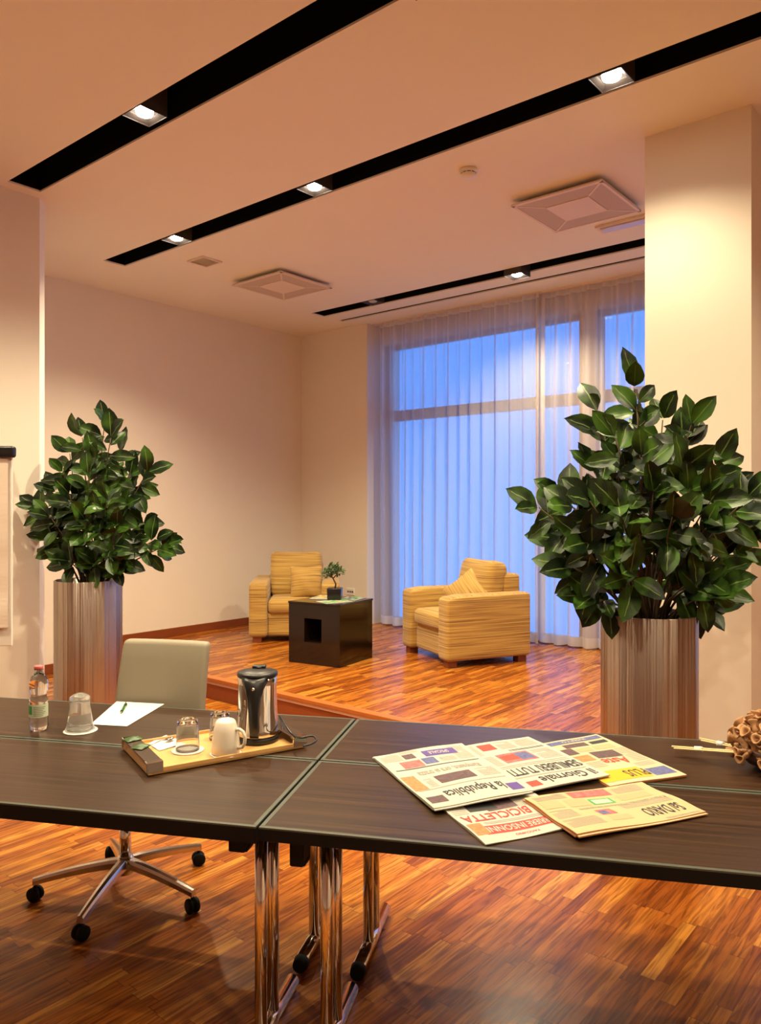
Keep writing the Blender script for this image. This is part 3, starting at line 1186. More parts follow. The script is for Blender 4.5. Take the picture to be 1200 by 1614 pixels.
def magazine(lx, ly, rz, w, d, z, mats, label, seed):
    t = thing('magazine', label, 'magazine', on_cube(lx, ly) + Vector((0, 0, z)), ct_rz + rz, 'magazines on the cube coffee table')
    f = MB()
    f.box((0, 0, 0.003), (w, d, 0.006), bev=0.001)
    f.build('pages', M['newsw'], t)
    f = MB()
    rnd = random.Random(seed)
    f.grid(lambda u, v: Vector(((u - .5) * w * .94, (v - .5) * d * .94, 0.0065)), 6, 8)
    for fc in f.bm.faces:
        c_ = fc.calc_center_median()
        fc.material_index = int(abs(noise.noise(Vector((c_.x * 14, c_.y * 14, seed)))) * 9) % len(mats)
    f.build('cover_print', mats, t)
magazine(-0.13, 0.10, R(15), 0.22, 0.30, 0.0, [M['newsy'], M['yellow'], M['sachet']], 'open yellow and green magazine on the left of the cube table', 1)
magazine(0.13, -0.14, R(-25), 0.20, 0.27, 0.0, [M['green'], M['newsy'], M['tan']], 'pale magazine at the near corner of the cube table', 2)
magazine(0.14, 0.14, R(8), 0.18, 0.24, 0.0, [M['grey'], M['green'], M['ink']], 'pale magazine at the far right of the cube table', 3)

bp_ = atY(528, 948, 7.15)
t = thing('bonsai_plant', 'tiny bonsai with round green crown in a square black pot', 'plant', Vector((bp_.x, bp_.y, TZ)), ct_rz + R(25))
f = MB()
f.soft((0, 0, 0.062), (0.13, 0.13, 0.11), 0.012, m=2, fn=lambda p: Vector((p.x * (1 + 0.6 * p.z), p.y * (1 + 0.6 * p.z), p.z)))
f.build('pot', M['pblack'], t)
f = MB()
f.tube([(0, 0, 0.10), (0.010, 0, 0.15), (-0.012, 0.004, 0.19), (-0.030, 0, 0.225), (-0.035, 0, 0.26)], [0.009, 0.008, 0.007, 0.005, 0.004], 7)
f.tube([(-0.018, 0, 0.20), (0.015, 0.01, 0.235), (0.035, 0.01, 0.26)], [0.005, 0.004, 0.003], 6)
f.tube([(-0.025, 0, 0.215), (-0.065, -0.01, 0.235)], [0.004, 0.003], 6)
f.build('trunk', M['stem'], t)
f = MB()
uvl = f.bm.loops.layers.uv.new('UVMap')
rnd = random.Random(4)
for k in range(240):
    cx, cz, rr = rnd.choice([(-0.035, 0.285, 0.05), (0.035, 0.27, 0.045), (-0.075, 0.245, 0.042), (0.0, 0.30, 0.045)])
    v = Vector((rnd.gauss(0, 1), rnd.gauss(0, 1), rnd.gauss(0, .7))).normalized() * rr * rnd.uniform(.5, 1)
    p = Vector((cx, 0, cz)) + v
    add_leaf(f, uvl, p, v + Vector((rnd.uniform(-.02, .02), 0, .01)), Vector((0.2, -0.5, 0.8)), 0.028, 0.016, .2, .1)
f.build('crown', M['bonsai'], t, smooth='keep')

# ------------------------------------------------------------------ conference tables
TA = R(-12.4)
J0 = Vector((-0.098, 3.138))
UX = Vector((math.cos(TA), math.sin(TA)))
VX = Vector((-math.sin(TA), math.cos(TA)))


def tab(u, v, z=0.0):
    q = J0 + UX * u + VX * v
    return c2w(q.x, q.y, z)


def conf_table(u0, u1, v0, v1, th, label, legs, brace, brackets):
    "local x runs along the table, origin at its near left corner on the floor"
    t = thing('folding_table', label, 'table', tab(u0, v0, 0), YAW + TA, 'dark conference tables pushed together')
    L, D = u1 - u0, v1 - v0
    e = 0.013
    f = MB()
    f.span((e, e, TOP - 0.022), (L - e, D - e, TOP))
    f.build('tabletop', M['wenge'], t)
    f = MB()
    for a, c in (((0, 0), (L, e)), ((0, D - e), (L, D)), ((0, e), (e, D - e)), ((L - e, e), (L, D - e))):
        f.mi = 0
        f.span((a[0], a[1], TOP - th), (c[0], c[1], TOP - 0.004))
        f.mi = 1
        f.span((a[0] + 0.0005, a[1] + 0.0005, TOP - 0.0045), (c[0] - 0.0005, c[1] - 0.0005, TOP + 0.0004))
    f.build('edge_band', [M['rubber'], M['band']], t)
    f = MB()
    f.span((0.12, 0.10, TOP - 0.05), (L - 0.12, 0.13, TOP - 0.0225))
    f.span((0.12, D - 0.13, TOP - 0.05), (L - 0.12, D - 0.10, TOP - 0.0225))
    f.build('under_frame', M['rubber'], t)
    for (lu, va, vb, pa, pb) in legs:
        lu -= u0
        va -= v0; vb -= v0; pa -= v0; pb -= v0
        f = MB()
        f.tube([(lu, va + 0.028, 0.036), (lu, vb - 0.002, 0.026)], 0.024, 20)
        fo = f.build('foot', M['chrome'], t)
        for (ya, yc) in ((va, va + 0.03),):
            f = MB()
            f.tube([(lu, ya, 0.030), (lu, (ya + yc) / 2, 0.031), (lu, yc, 0.033)], [0.024, 0.0265, 0.0275], 18)
            f.build('end_cap', M['rubber'], fo)
        for pv in (pa, pb):
            f = MB()
            f.tube([(lu, pv, 0.05), (lu, pv, TOP - 0.052)], 0.019, 20)
            f.build('leg', M['chrome'], t)
        f = MB()
        f.span((lu - 0.035, min(pa, pb) - 0.03, TOP - 0.056), (lu + 0.035, max(pa, pb) + 0.03, TOP - 0.0225))
        f.build('leg_plate', M['rubber'], t)
        if brace:
            s = 1 if lu < L / 2 else -1
            f = MB()
            yy = (pa + pb) / 2 - 0.02
            f.tube([(lu, yy, TOP - 0.125), (lu + s * 0.03, yy, TOP - 0.12), (lu + s * 0.22, yy, TOP - 0.055)], 0.006, 8)
            f.build('brace', M['chrome'], t)
    for (bu, bv, bw, bh) in brackets:
        f = MB()
        bu -= u0
        bv -= v0
        z1 = TOP - 0.03
        f.box((bu, bv, z1 - bh / 2), (bw, 0.07, bh), bev=0.006)
        f.box((bu, bv, z1 - bh + 0.006), (bw * 1.12, 0.05, 0.014), bev=0.004)
        f.build('bracket', M['rubber'], t)
    return t

g = 0.004
VM = -0.527
conf_table(g, 1.8, VM + g, 0.0, 0.036, 'dark wood table at the back right, under the bamboo sticks',
           [(0.135, -0.53, -0.08, -0.36, -0.26), (1.62, -0.53, -0.08, -0.36, -0.26)], True, [])
conf_table(g, 1.8, -1.09, VM - g, 0.036, 'dark wood table at the front right, under most of the newspapers',
           [(0.135, -1.06, -0.60, -0.885, -0.785), (1.62, -1.06, -0.60, -0.885, -0.785)], True, [(0.098, -1.02, 0.040, 0.085)])
conf_table(-1.8, -g, VM + g, 0.0, 0.045, 'dark wood table at the back left, holding bottle and white paper',
           [(-0.068, -0.53, -0.08, -0.36, -0.26), (-1.72, -0.53, -0.08, -0.36, -0.26)], True, [])
conf_table(-1.8, -g, -1.09, VM - g, 0.045, 'dark wood table at the front left, under the near half of the tray',
           [(-0.068, -1.06, -0.60, -0.885, -0.785), (-1.72, -1.06, -0.60, -0.885, -0.785)], True, [(-0.075, -1.02, 0.05, 0.062)])

# ------------------------------------------------------------------ swivel chair
SC = c2w(-1.06, 3.20, 0)
t = thing('swivel_chair', 'taupe upholstered swivel chair with chrome star base behind the left tables', 'chair', SC, YAW + R(-12))
bb = R(-98) + R(12)
f = MB()
f.lathe([(0, 0.085), (0.034, 0.085), (0.038, 0.10), (0.038, 0.135), (0.030, 0.155), (0.026, 0.158), (0, 0.158)], 28)
f.build('hub', M['alu'], t)
f = MB()
f.lathe([(0, 0.15), (0.024, 0.15), (0.024, 0.30), (0.016, 0.301), (0.016, 0.42), (0, 0.42)], 24)
f.build('column', M['chrome'], t)
for k in range(5):
    a = bb + k * 2 * PI / 5
    f = MB()
    n = 8
    rings = []
    for i in range(n + 1):
        s = i / n
        r = 0.025 + 0.335 * s
        zc = 0.132 - 0.052 * s ** 1.5
        w = 0.044 - 0.018 * s
        hh = 0.038 - 0.010 * s
        ring = []
        for (dx, dz) in ((-.5, -.5), (-.5, .1), (-.36, .42), (0, .5), (.36, .42), (.5, .1), (.5, -.5)):
            x, y = rot2(r, dx * w, a)
            ring.append(f.bm.verts.new((x, y, zc + dz * hh)))
        rings.append(ring)
    for i in range(n):
        for j in range(7):
            fc = f.bm.faces.new((rings[i][j], rings[i][(j + 1) % 7], rings[i + 1][(j + 1) % 7], rings[i + 1][j]))
    f.bm.faces.new(rings[0][::-1]); f.bm.faces.new(rings[-1])
    f.build('base_arm', M['alu'], t)
    f = MB()
    x, y = rot2(0.352, 0, a)
    sw = a + R(65)
    ax = Matrix.Rotation(sw, 3, 'Z') @ Matrix.Rotation(R(90), 3, 'Y')
    for s in (-1, 1):
        dx, dy = math.cos(sw) * 0.014 * s, math.sin(sw) * 0.014 * s
        f.lathe([(0, -0.009), (0.024, -0.009), (0.0285, -0.005), (0.0285, 0.005), (0.024, 0.009), (0, 0.009)], 22, (x + dx, y + dy, 0.0285), axis=ax)
    f.lathe([(0, -0.006), (0.02, -0.006), (0.02, 0.006), (0, 0.006)], 16, (x, y, 0.032), axis=ax)
    f.tube([(x, y, 0.04), (x, y, 0.07)], 0.007, 10)
    f.build('caster', M['rubber'], t)
f = MB()
f.soft((0.015, -0.0, 0.455), (0.45, 0.44, 0.075), 0.03)
f.build('seat', M['leather'], t)
f = MB()


def backfn(p):
    k = p.z / 0.31
    x = p.x * (1.0 - 0.035 * k)
    y = p.y - 0.020 * (1 - (p.x / 0.22) ** 2) * -1 + 0.05 * k + 0.03 * max(0, k) ** 2
    return Vector((x, y, p.z))
f.soft((0.035, 0.225, 0.715), (0.425, 0.055, 0.57), 0.020, m=8, fn=backfn)
f.build('backrest', M['leather'], t)
f = MB()
f.box((0, 0.06, 0.412), (0.16, 0.24, 0.02), bev=0.005)
f.build('seat_plate', M['rubber'], t)

# ------------------------------------------------------------------ flip chart at the left edge
FX, FY = -2.215, 4.10
t = thing('flip_chart', 'flip chart with blank paper and black clamp at the left edge', 'flip chart', c2w(FX, FY, 0), YAW + R(4))
f = MB()
f.span((-0.36, 0.0, 0.86), (0.245, 0.018, 1.88), 0.004)
f.build('board', M['white'], t)
f = MB()
f.grid(lambda u, v: Vector((-0.36 + 0.59 * u, -0.012 - 0.006 * math.sin(v * 9 + u * 2) * (1 - v) - 0.003 * math.sin(v * 31 + u * 5) * (1 - v), 0.96 + 0.90 * v)), 6, 30)
f.grid(lambda u, v: Vector((-0.36 + 0.59 * u, -0.003, 0.96 + 0.90 * v)), 6, 30, True)
f.build('paper_pad', M['chartpaper'], t)
f = MB()
f.soft((-0.055, -0.005, 1.897), (0.64, 0.05, 0.062), 0.015, m=3)
f.build('clamp', M['blackp'], t)
for (x, y) in ((-0.14, -0.20), (0.02, -0.20), (-0.06, 0.42)):
    f = MB()
    f.tube([(x, y, 0.002), (-0.06 + (x + 0.06) * 0.2, 0.045 if y > 0 else 0.032, 1.75)], 0.011, 12)
    f.build('leg', M['alu'], t)


# ------------------------------------------------------------------ printed papers
_tc = {}


def text_mesh(s):
    if s in _tc:
        return _tc[s]
    cu = bpy.data.curves.new('t', 'FONT')
    cu.body = s
    cu.resolution_u = 2
    cu.offset = 0.012
    ob = bpy.data.objects.new('t', cu)
    COL.objects.link(ob)
    dg = bpy.context.evaluated_depsgraph_get()
    dg.update()
    me = ob.evaluated_get(dg).to_mesh()
    vs = [(v.co.x, v.co.y) for v in me.vertices]
    fs = [list(p.vertices) for p in me.polygons]
    ob.evaluated_get(dg).to_mesh_clear()
    bpy.data.objects.remove(ob)
    bpy.data.curves.remove(cu)
    x0 = min(v[0] for v in vs); x1 = max(v[0] for v in vs)
    y0 = min(v[1] for v in vs); y1 = max(v[1] for v in vs)
    vs = [((x - x0) / (x1 - x0), (y - y0) / (y1 - y0)) for x, y in vs]
    _tc[s] = (vs, fs)
    return _tc[s]


INKS = ['ink', 'grey', 'tan', 'red', 'pink', 'dphoto', 'bphoto', 'purple', 'orange', 'yellow', 'green', 'newsw', 'newsy']


def newspaper(label, A, B, C, D, zs, th, mats, prints, seed, wav=0.0015, folds=2):
    """A, B, C, D: the paper's own top left, top right, bottom right, bottom left corner in the photo.
    zs: height of the underside at the four corners above the table."""
    P = [at(*q, TOP + zs[i] + th) for i, q in enumerate((A, B, C, D))]
    org = Vector((sum(p.x for p in P) / 4, sum(p.y for p in P) / 4, TOP))
    t = thing('newspaper', label, 'newspaper', org, 0, 'newspapers lying on the front right table')
    P = [p - org for p in P]

    def surf(u, v, lift=0.0, base=False):
        a = P[0] * (1 - u) + P[1] * u
        c = P[3] * (1 - u) + P[2] * u
        p = a * (1 - v) + c * v
        w = wav * (math.sin(u * 7 + seed) + math.sin(v * 9 + seed * 2.1 + u * 3)) * 1.0
        if base:
            z = zs[0] * (1 - u) * (1 - v) + zs[1] * u * (1 - v) + zs[2] * u * v + zs[3] * (1 - u) * v
            return Vector((p.x, p.y, max(0.0006, z + 0.0006 + min(0, w * 0.2))))
        return Vector((p.x, p.y, p.z + w + lift))

    n = 32
    for q in range(folds):
        f = MB()
        f0, f1 = q / folds, (q + 1) / folds - 0.03
        sh = 0.008 * (folds - 1 - q) * (1 if q % 2 else -0.4)

        def mix(u, v, k):
            a = surf(u, v, base=True)
            c = surf(u, v)
            r = a.lerp(c, k)
            return r + Vector(((P[0] - P[3]).normalized() * sh)[:2] + (0,))
        top = [[None] * (n + 1) for _ in range(n + 1)]
        f.grid(lambda u, v: mix(u, v, f1 if q < folds - 1 else 1.0), n, n)
        f.grid(lambda u, v: mix(u, v, f0), n, n, True)
        f.mi = 1
        k1 = f1 if q < folds - 1 else 1.0
        for fn in (lambda s: (s, 0), lambda s: (1, s), lambda s: (1 - s, 1), lambda s: (0, 1 - s)):
            f.grid(lambda s, k: mix(*fn(s), f0 + (k1 - f0) * k), n, 1)
        f.build('sheets' if q < folds - 1 else 'front_page', [M[m] for m in mats], t)

    f = MB()
    lay = [0]

    def nextlift():
        lay[0] += 1
        return 0.0004 + 0.00004 * lay[0]

    def rect(u0, v0, u1, v1, ink):
        f.mi = INKS.index(ink)
        l = nextlift()
        f.grid(lambda a, c: surf(u0 + (u1 - u0) * a, v0 + (v1 - v0) * c, l), max(2, int((u1 - u0) * 30) + 1), max(2, int((v1 - v0) * 30) + 1))

    def write(s, u0, v0, u1, v1, ink):
        vs, fs = text_mesh(s)
        f.mi = INKS.index(ink)
        l = nextlift() + 0.0006
        V = [f.bm.verts.new(surf(u0 + (u1 - u0) * x, v1 + (v0 - v1) * y, l)) for x, y in vs]
        for fc in fs:
            try:
                q = f.bm.faces.new([V[i] for i in fc])
                q.material_index = f.mi
            except ValueError:
                pass

    def column(u0, v0, u1, v1, nl, ink='grey'):
        rnd = random.Random(int(u0 * 991 + v0 * 77 + seed))
        f.mi = INKS.index(ink)
        l = 0.0006
        for k in range(nl):
            a = v0 + (v1 - v0) * (k + 0.2) / nl
            c = v0 + (v1 - v0) * (k + 0.62) / nl
            e = u1 if k % 6 != 5 else u0 + (u1 - u0) * rnd.uniform(.3, .9)
            f.grid(lambda s, q: surf(u0 + (e - u0) * s, a + (c - a) * q, l), max(2, int((e - u0) * 25)), 1)
    for p in prints:
        {'r': rect, 't': write, 'c': column}[p[0]](*p[1:])
    f.build('printing', [M[i] for i in INKS], t)
    return t

# white page with red banner, lowest
newspaper('white newspaper with a red banner, lowest of the pile at the near edge', (906, 1303), (766, 1331), (690, 1268), (838, 1245),
          (0, 0, 0, 0), 0.005, ['newsw', 'news'],
          [('r', .02, .16, .88, .33, 'red'), ('t', 'CORRIERE', .05, .19, .40, .30, 'newsw'), ('t', 'INSONNI', .43, .19, .84, .30, 'newsw'),
           ('r', .84, .17, .98, .42, 'orange'), ('t', 'TACCUINO', .35, .07, .62, .11, 'red'), ('c', .08, .36, .80, .42, 2),
           ('t', 'LA', .0, .45, .07, .60, 'red'), ('t', 'BICICLETTA', .24, .45, .95, .62, 'red'),
           ('c', .05, .64, .45, .78, 4), ('r', .30, .66, .62, .98, 'dphoto'), ('r', .5, .70, .8, .98, 'ink'), ('c', .82, .66, .97, .98, 8)], 1)
# salmon business page
newspaper('salmon pink newspaper with creased edge, nearest the right front table edge', (1113, 1279), (910, 1316), (826, 1258), (1012, 1234),
          (0.001, 0.0075, 0.0075, 0.001), 0.010, ['newsp', 'pedge'],
          [('t', 'Sal DARIO', .08, .12, .38, .32, 'ink'), ('c', .02, .02, .3, .06, 2), ('c', .05, .38, .45, .52, 4), ('t', 'Il Piano nazionale Previdenza Integrativa', .05, .50, .75, .57, 'grey'),
           ('r', .55, .30, .67, .46, 'pink'), ('r', .60, .32, .66, .43, 'bphoto'), ('r', .50, .14, .66, .26, 'tan'), ('c', .72, .12, .97, .34, 8),
           ('r', .10, .62, .36, .76, 'tan'), ('r', .42, .60, .60, .74, 'green'), ('r', .44, .62, .58, .72, 'newsw'), ('r', .62, .60, .78, .78, 'tan'),
           ('r', .36, .80, .68, .97, 'pink'), ('r', .82, .62, .97, .80, 'tan'), ('c', .08, .80, .32, .97, 6), ('c', .72, .82, .96, .97, 6), ('c', .80, .38, .97, .58, 7)], 2, 0.0022, 3)
# cream page with yellow banner
newspaper('cream newspaper with a yellow banner on the far right of the pile', (1083, 1221), (962, 1239), (852, 1172), (940, 1157),
          (0, 0, 0, 0), 0.009, ['newsy', 'pedge'],
          [('r', .04, .06, .32, .20, 'bphoto'), ('r', .36, .06, 1.0, .26, 'yellow'), ('t', 'PLUS', .34, .09, .62, .22, 'ink'),
           ('t', 'Aste', .25, .36, .62, .48, 'red'), ('r', .22, .50, .60, .64, 'dphoto'), ('c', .64, .34, .97, .46, 4), ('r', .66, .48, .94, .60, 'orange'), ('c', .05, .26, .3, .34, 3),
           ('r', .10, .68, .42, .76, 'tan'), ('r', .46, .67, .70, .75, 'tan'), ('r', .73, .64, .96, .78, 'dphoto'), ('r', .06, .80, .34, .86, 'ink'), ('r', .40, .79, .78, .87, 'dphoto'),
           ('r', .04, .90, .98, .97, 'bphoto'), ('t', 'INSERTO', .3, .915, .7, .955, 'newsy'), ('c', .02, .36, .2, .66, 10)], 3, 0.001)
# white daily, middle
newspaper('white newspaper with a black headline in the middle of the pile', (962, 1221), (815, 1250), (713, 1179), (833, 1160),
          (0.0115, 0.009, 0.003, 0.0115), 0.007, ['newsw', 'news'],
          [('t', 'il Giornale', .05, .06, .64, .18, 'ink'), ('r', .68, .05, .80, .14, 'red'), ('c', .05, .20, .95, .24, 1), ('t', 'SEMILIBERI TUTTI', .03, .25, .82, .38, 'ink'),
           ('c', .05, .40, .95, .46, 2), ('c', .05, .48, .28, .70, 9), ('r', .32, .50, .70, .70, 'pink'), ('r', .34, .52, .5, .68, 'bphoto'), ('r', .5, .55, .68, .66, 'red'), ('c', .74, .48, .95, .70, 9),
           ('c', .05, .73, .48, .77, 2, 'ink'), ('c', .05, .80, .28, .97, 7), ('c', .32, .80, .52, .97, 7), ('r', .56, .82, .74, .95, 'red'), ('c', .78, .74, .95, .97, 9)], 4, 0.0012)
# white daily on top
newspaper('white newspaper with a purple box, topmost and furthest left of the pile', (838, 1244), (684, 1274), (588, 1192), (728, 1171),
          (0.020, 0.008, 0.0005, 0.015), 0.009, ['newsw', 'news'],
          [('t', 'la Repubblica', .17, .09, .77, .24, 'ink'), ('r', .02, .05, .15, .16, 'purple'), ('r', .80, .06, .97, .16, 'dphoto'), ('c', .05, .26, .95, .29, 1),
           ('c', .05, .32, .24, .48, 7), ('r', .30, .33, .68, .47, 'dphoto'), ('c', .72, .30, .80, .46, 7), ('r', .84, .28, .98, .54, 'orange'),
           ('t', 'Rimpasto, ora si tratta', .12, .50, .78, .61, 'grey'), ('c', .05, .64, .95, .67, 1, 'ink'), ('r', .46, .69, .60, .80, 'bphoto'), ('r', .62, .67, .84, .79, 'pink'),
           ('c', .05, .70, .22, .96, 10), ('c', .25, .70, .42, .78, 4), ('r', .16, .82, .52, .93, 'purple'), ('t', 'SPECIALE', .24, .85, .46, .90, 'newsw'), ('r', .62, .83, .74, .92, 'dphoto'),
           ('c', .76, .82, .97, .97, 6), ('c', .54, .94, .74, .99, 2)], 5, 0.0018, 3)


# ------------------------------------------------------------------ paper and pen
Q = [at(143, 1142, TOP), at(200, 1145, TOP), at(259, 1110, TOP), at(184, 1106, TOP)]
# keep it a true sheet: A4 sized
ctr = sum(Q, Vector()) / 4
e1 = ((Q[2] - Q[3]) + (Q[1] - Q[0])) / 2
e2 = ((Q[3] - Q[0]) + (Q[2] - Q[1])) / 2
ang = math.atan2(e1.y, e1.x)
f = MB()
f.mi = 0
qs = [p - ctr for p in Q]
for k in range(3):
    z = 0.0007 + k * 0.0006
    off = Vector((0.002 * k, -0.001 * k, 0))
    lo = [q + off + Vector((0, 0, z)) for q in qs]
    hi = [q + off + Vector((0, 0, z + 0.0005)) for q in qs]
    f.face(hi)
    f.face(lo[::-1])
    for i in range(4):
        j = (i + 1) % 4
        f.face([lo[i], lo[j], hi[j], hi[i]])
o = f.build('paper_sheets', M['paper'], loc=ctr)
tag(o, 'blank white sheets of paper in front of the swivel chair', 'paper')

pc = at(195, 1119, TOP)
t = thing('pen', 'short green pen lying on the white paper', 'pen', Vector((pc.x, pc.y, TOP + 0.003)), YAW + R(100))
f = MB()
f.tube([(-0.062, 0, 0.0065), (0.04, 0, 0.0065)], 0.0055, 14)
f.build('barrel', M['pen'], t)
f = MB()
f.tube([(-0.062, 0, 0.0065), (-0.074, 0, 0.0065)], [0.005, 0.001], 14)
f.build('tip', M['chrome'], t)
f = MB()
f.tube([(0.04, 0, 0.0065), (0.062, 0, 0.0065), (0.07, 0, 0.0065)], [0.0062, 0.006, 0.003], 14)
f.box((0.045, 0, 0.0145), (0.035, 0.003, 0.0025))
f.build('clip', M['blackp'], t)

# ------------------------------------------------------------------ bottle
bl = at(61, 1150, TOP)
t = thing('water_bottle', 'small plastic water bottle with a pink cap on the back left table', 'bottle', bl, YAW)
prof = [(0, 0.008), (0.018, 0.006), (0.026, 0.0005), (0.032, 0.004), (0.0345, 0.018), (0.0345, 0.045), (0.0335, 0.05), (0.0335, 0.108), (0.0345, 0.112),
        (0.033, 0.122), (0.028, 0.132), (0.029, 0.140), (0.0345, 0.156), (0.036, 0.172), (0.034, 0.190), (0.027, 0.206), (0.017, 0.218), (0.0135, 0.224), (0.0135, 0.232), (0, 0.232)]
f = MB()
f.lathe(prof, 40, fn=lambda a, z: 1 + (0.07 * abs(math.sin(a * 2.5)) - 0.05 if z < 0.02 else 0.0) + (0.012 * math.sin(a * 8) if z > 0.14 and z < 0.2 else 0))
f.build('body', M['water'], t)
f = MB()
f.lathe([(0, 0.233), (0.0165, 0.2325), (0.0165, 0.246), (0.015, 0.248), (0, 0.248)], 30)
f.build('cap', M['cap'], t)
f = MB()
def arc(a0, a1, z0, z1, r):
    f.grid(lambda u, v: Vector((r * math.cos(a0 + (a1 - a0) * u), r * math.sin(a0 + (a1 - a0) * u), z0 + (z1 - z0) * v)), 24, 1)
arc(R(-170), R(10), 0.054, 0.104, 0.0350)
f.mi = 1
arc(R(-150), R(-108), 0.066, 0.098, 0.0353)
f.mi = 2
for k in range(6):
    arc(R(-98), R(-40 + (k % 3) * 8), 0.060 + k * 0.0065, 0.0625 + k * 0.0065, 0.0353)
f.build('label', [M['label'], M['green'], M['grey']], t, smooth=True)


# ------------------------------------------------------------------ glassware and coasters
def coaster(px_, py_, z, r, label):
    c = at(px_, py_, z)
    f = MB()
    f.lathe([(0, 0), (r, 0), (r + 0.001, 0.0015), (r * 0.99, 0.003), (0, 0.0025)], 40, fn=lambda a, z_: 1 + 0.012 * math.cos(a * 20))
    o = f.build('paper_coaster', M['paper'], loc=Vector((c.x, c.y, z + 0.0005)))
    tag(o, label, 'coaster', 'white paper coasters under the glasses')
    return o, c


def tumbler(c, z, r0, r1, h, label, wrapped=False):
    "stands upside down: mouth r0 down, base r1 up"
    t = thing('drinking_glass', label, 'glass', Vector((c.x, c.y, z)), 0, 'upturned drinking glasses')
    w = 0.0022
    f = MB()
    f.lathe([(r0 - w, 0.0005), (r0, 0.0005), (r0 * 0.985, h * 0.1), (r1 + 0.001, h * 0.93), (r1 - 0.003, h), (r1 * 0.6, h), (r1 * 0.5, h - 0.003), (0, h - 0.004)][::1], 40)
    f.lathe([(r0 - w, 0.0005), (r0 * 0.985 - w, h * 0.1), (r1 + 0.001 - w, h * 0.83), (r1 - 0.008, h * 0.87), (0, h * 0.88)], 40)
    bmesh.ops.remove_doubles(f.bm, verts=f.bm.verts, dist=0.00005)
    f.build('glass_body', M['glass'], t)
    if wrapped:
        f = MB()
        def fn(a, z_):
            return 1 + 0.07 * noise.noise(Vector((math.cos(a) * 3, math.sin(a) * 3, z_ * 60))) + 0.03 * math.sin(a * 9 + z_ * 90)
        f.lathe([(r0 + 0.012, 0.002), (r0 + 0.006, 0.012), (r0 + 0.003, 0.03), (r1 + 0.006, h * 0.75), (r1 + 0.006, h), (r1 * 0.85, h + 0.008), (r1 * 0.4, h + 0.014), (0, h + 0.008)], 48, fn=fn)
        f.build('plastic_wrap', M['film'], t)
    return t

TZ0 = TOP + 0.0125    # tray floor
o, c = coaster(127, 1152, TOP, 0.062, 'round white coaster under the wrapped glass near the bottle')
tumbler(at(126, 1151, TOP), TOP + 0.004, 0.043, 0.031, 0.125, 'upturned glass wrapped in crinkled film, beside the bottle', True)
o, c = coaster(296, 1183, TZ0, 0.055, 'round white coaster under the clear glass on the tray')
tumbler(c, TZ0 + 0.004, 0.041, 0.036, 0.105, 'clear upturned glass at the left of the tray')
tumbler(at(347, 1164, TZ0), TZ0 + 0.001, 0.040, 0.034, 0.095, 'clear upturned glass half hidden behind the cream mug')
o, c = coaster(356, 1188, TZ0, 0.053, 'round white coaster under the cream mug')
t = thing('mug', 'cream ceramic mug standing upside down on the tray', 'mug', Vector((c.x, c.y, TZ0 + 0.004)), YAW + R(-22))
f = MB()
f.lathe([(0.038, 0.001), (0.047, 0.0005), (0.049, 0.003), (0.048, 0.03), (0.043, 0.075), (0.035, 0.106), (0.030, 0.112), (0.026, 0.114), (0.024, 0.111), (0, 0.110)], 44)
f.lathe([(0.038, 0.001), (0.044, 0.004), (0.040, 0.07), (0.032, 0.10), (0, 0.104)], 44)
f.build('cup', M['ceramic'], t)
f = MB()
f.tube([(0.041, 0, 0.084), (0.056, 0, 0.086), (0.070, 0, 0.078), (0.077, 0, 0.060), (0.075, 0, 0.040), (0.066, 0, 0.026), (0.046, 0, 0.021)], [0.006] * 7, 12)
f.build('handle', M['ceramic'], t)

# ------------------------------------------------------------------ tray
TRA = R(32)
tc_ = c2w(-0.592, 2.750, TOP)
TL, TW = 0.56, 0.33
t = thing('serving_tray', 'light wooden serving tray with dark strapped ends across the left tables', 'tray', tc_, YAW + TRA)
f = MB()
f.box((0, 0, 0.0075), (TL, TW, 0.009), bev=0.002)
for s in (-1, 1):
    f.box((0, s * (TW / 2 - 0.003), 0.013), (TL - 0.01, 0.006, 0.020), bev=0.0015)
f.build('base', M['traywood'], t)
f = MB()
f.box((0, 0, 0.0018), (TL - 0.03, TW - 0.03, 0.0030))
f.build('underside_pad', M['rubber'], t)
for s in (-1, 1):
    f = MB()
    f.box((s * (TL / 2 - 0.004), 0, 0.022), (0.008, TW - 0.004, 0.034), bev=0.0015)
    f.build('end_board', M['traywood'], t)
    f = MB()
    f.box((s * (TL / 2 - 0.022), 0, 0.041), (0.052, TW - 0.05, 0.004), bev=0.0015)
    h_ = f.build('handle_strap', M['strap'], t)
    for q in (-1, 1):
        f = MB()
        f.box((s * (TL / 2 - 0.022), q * (TW / 2 - 0.014), 0.040), (0.054, 0.028, 0.008), bev=0.003)
        f.box((s * (TL / 2 - 0.022), q * (TW / 2 - 0.003), 0.026), (0.054, 0.007, 0.034), bev=0.002)
        f.build('metal_end', M['chrome'], h_)


def tray_pt(x, y, z):
    a, b_ = rot2(x, y, YAW + TRA)
    return Vector((tc_.x + a, tc_.y + b_, TOP + z))

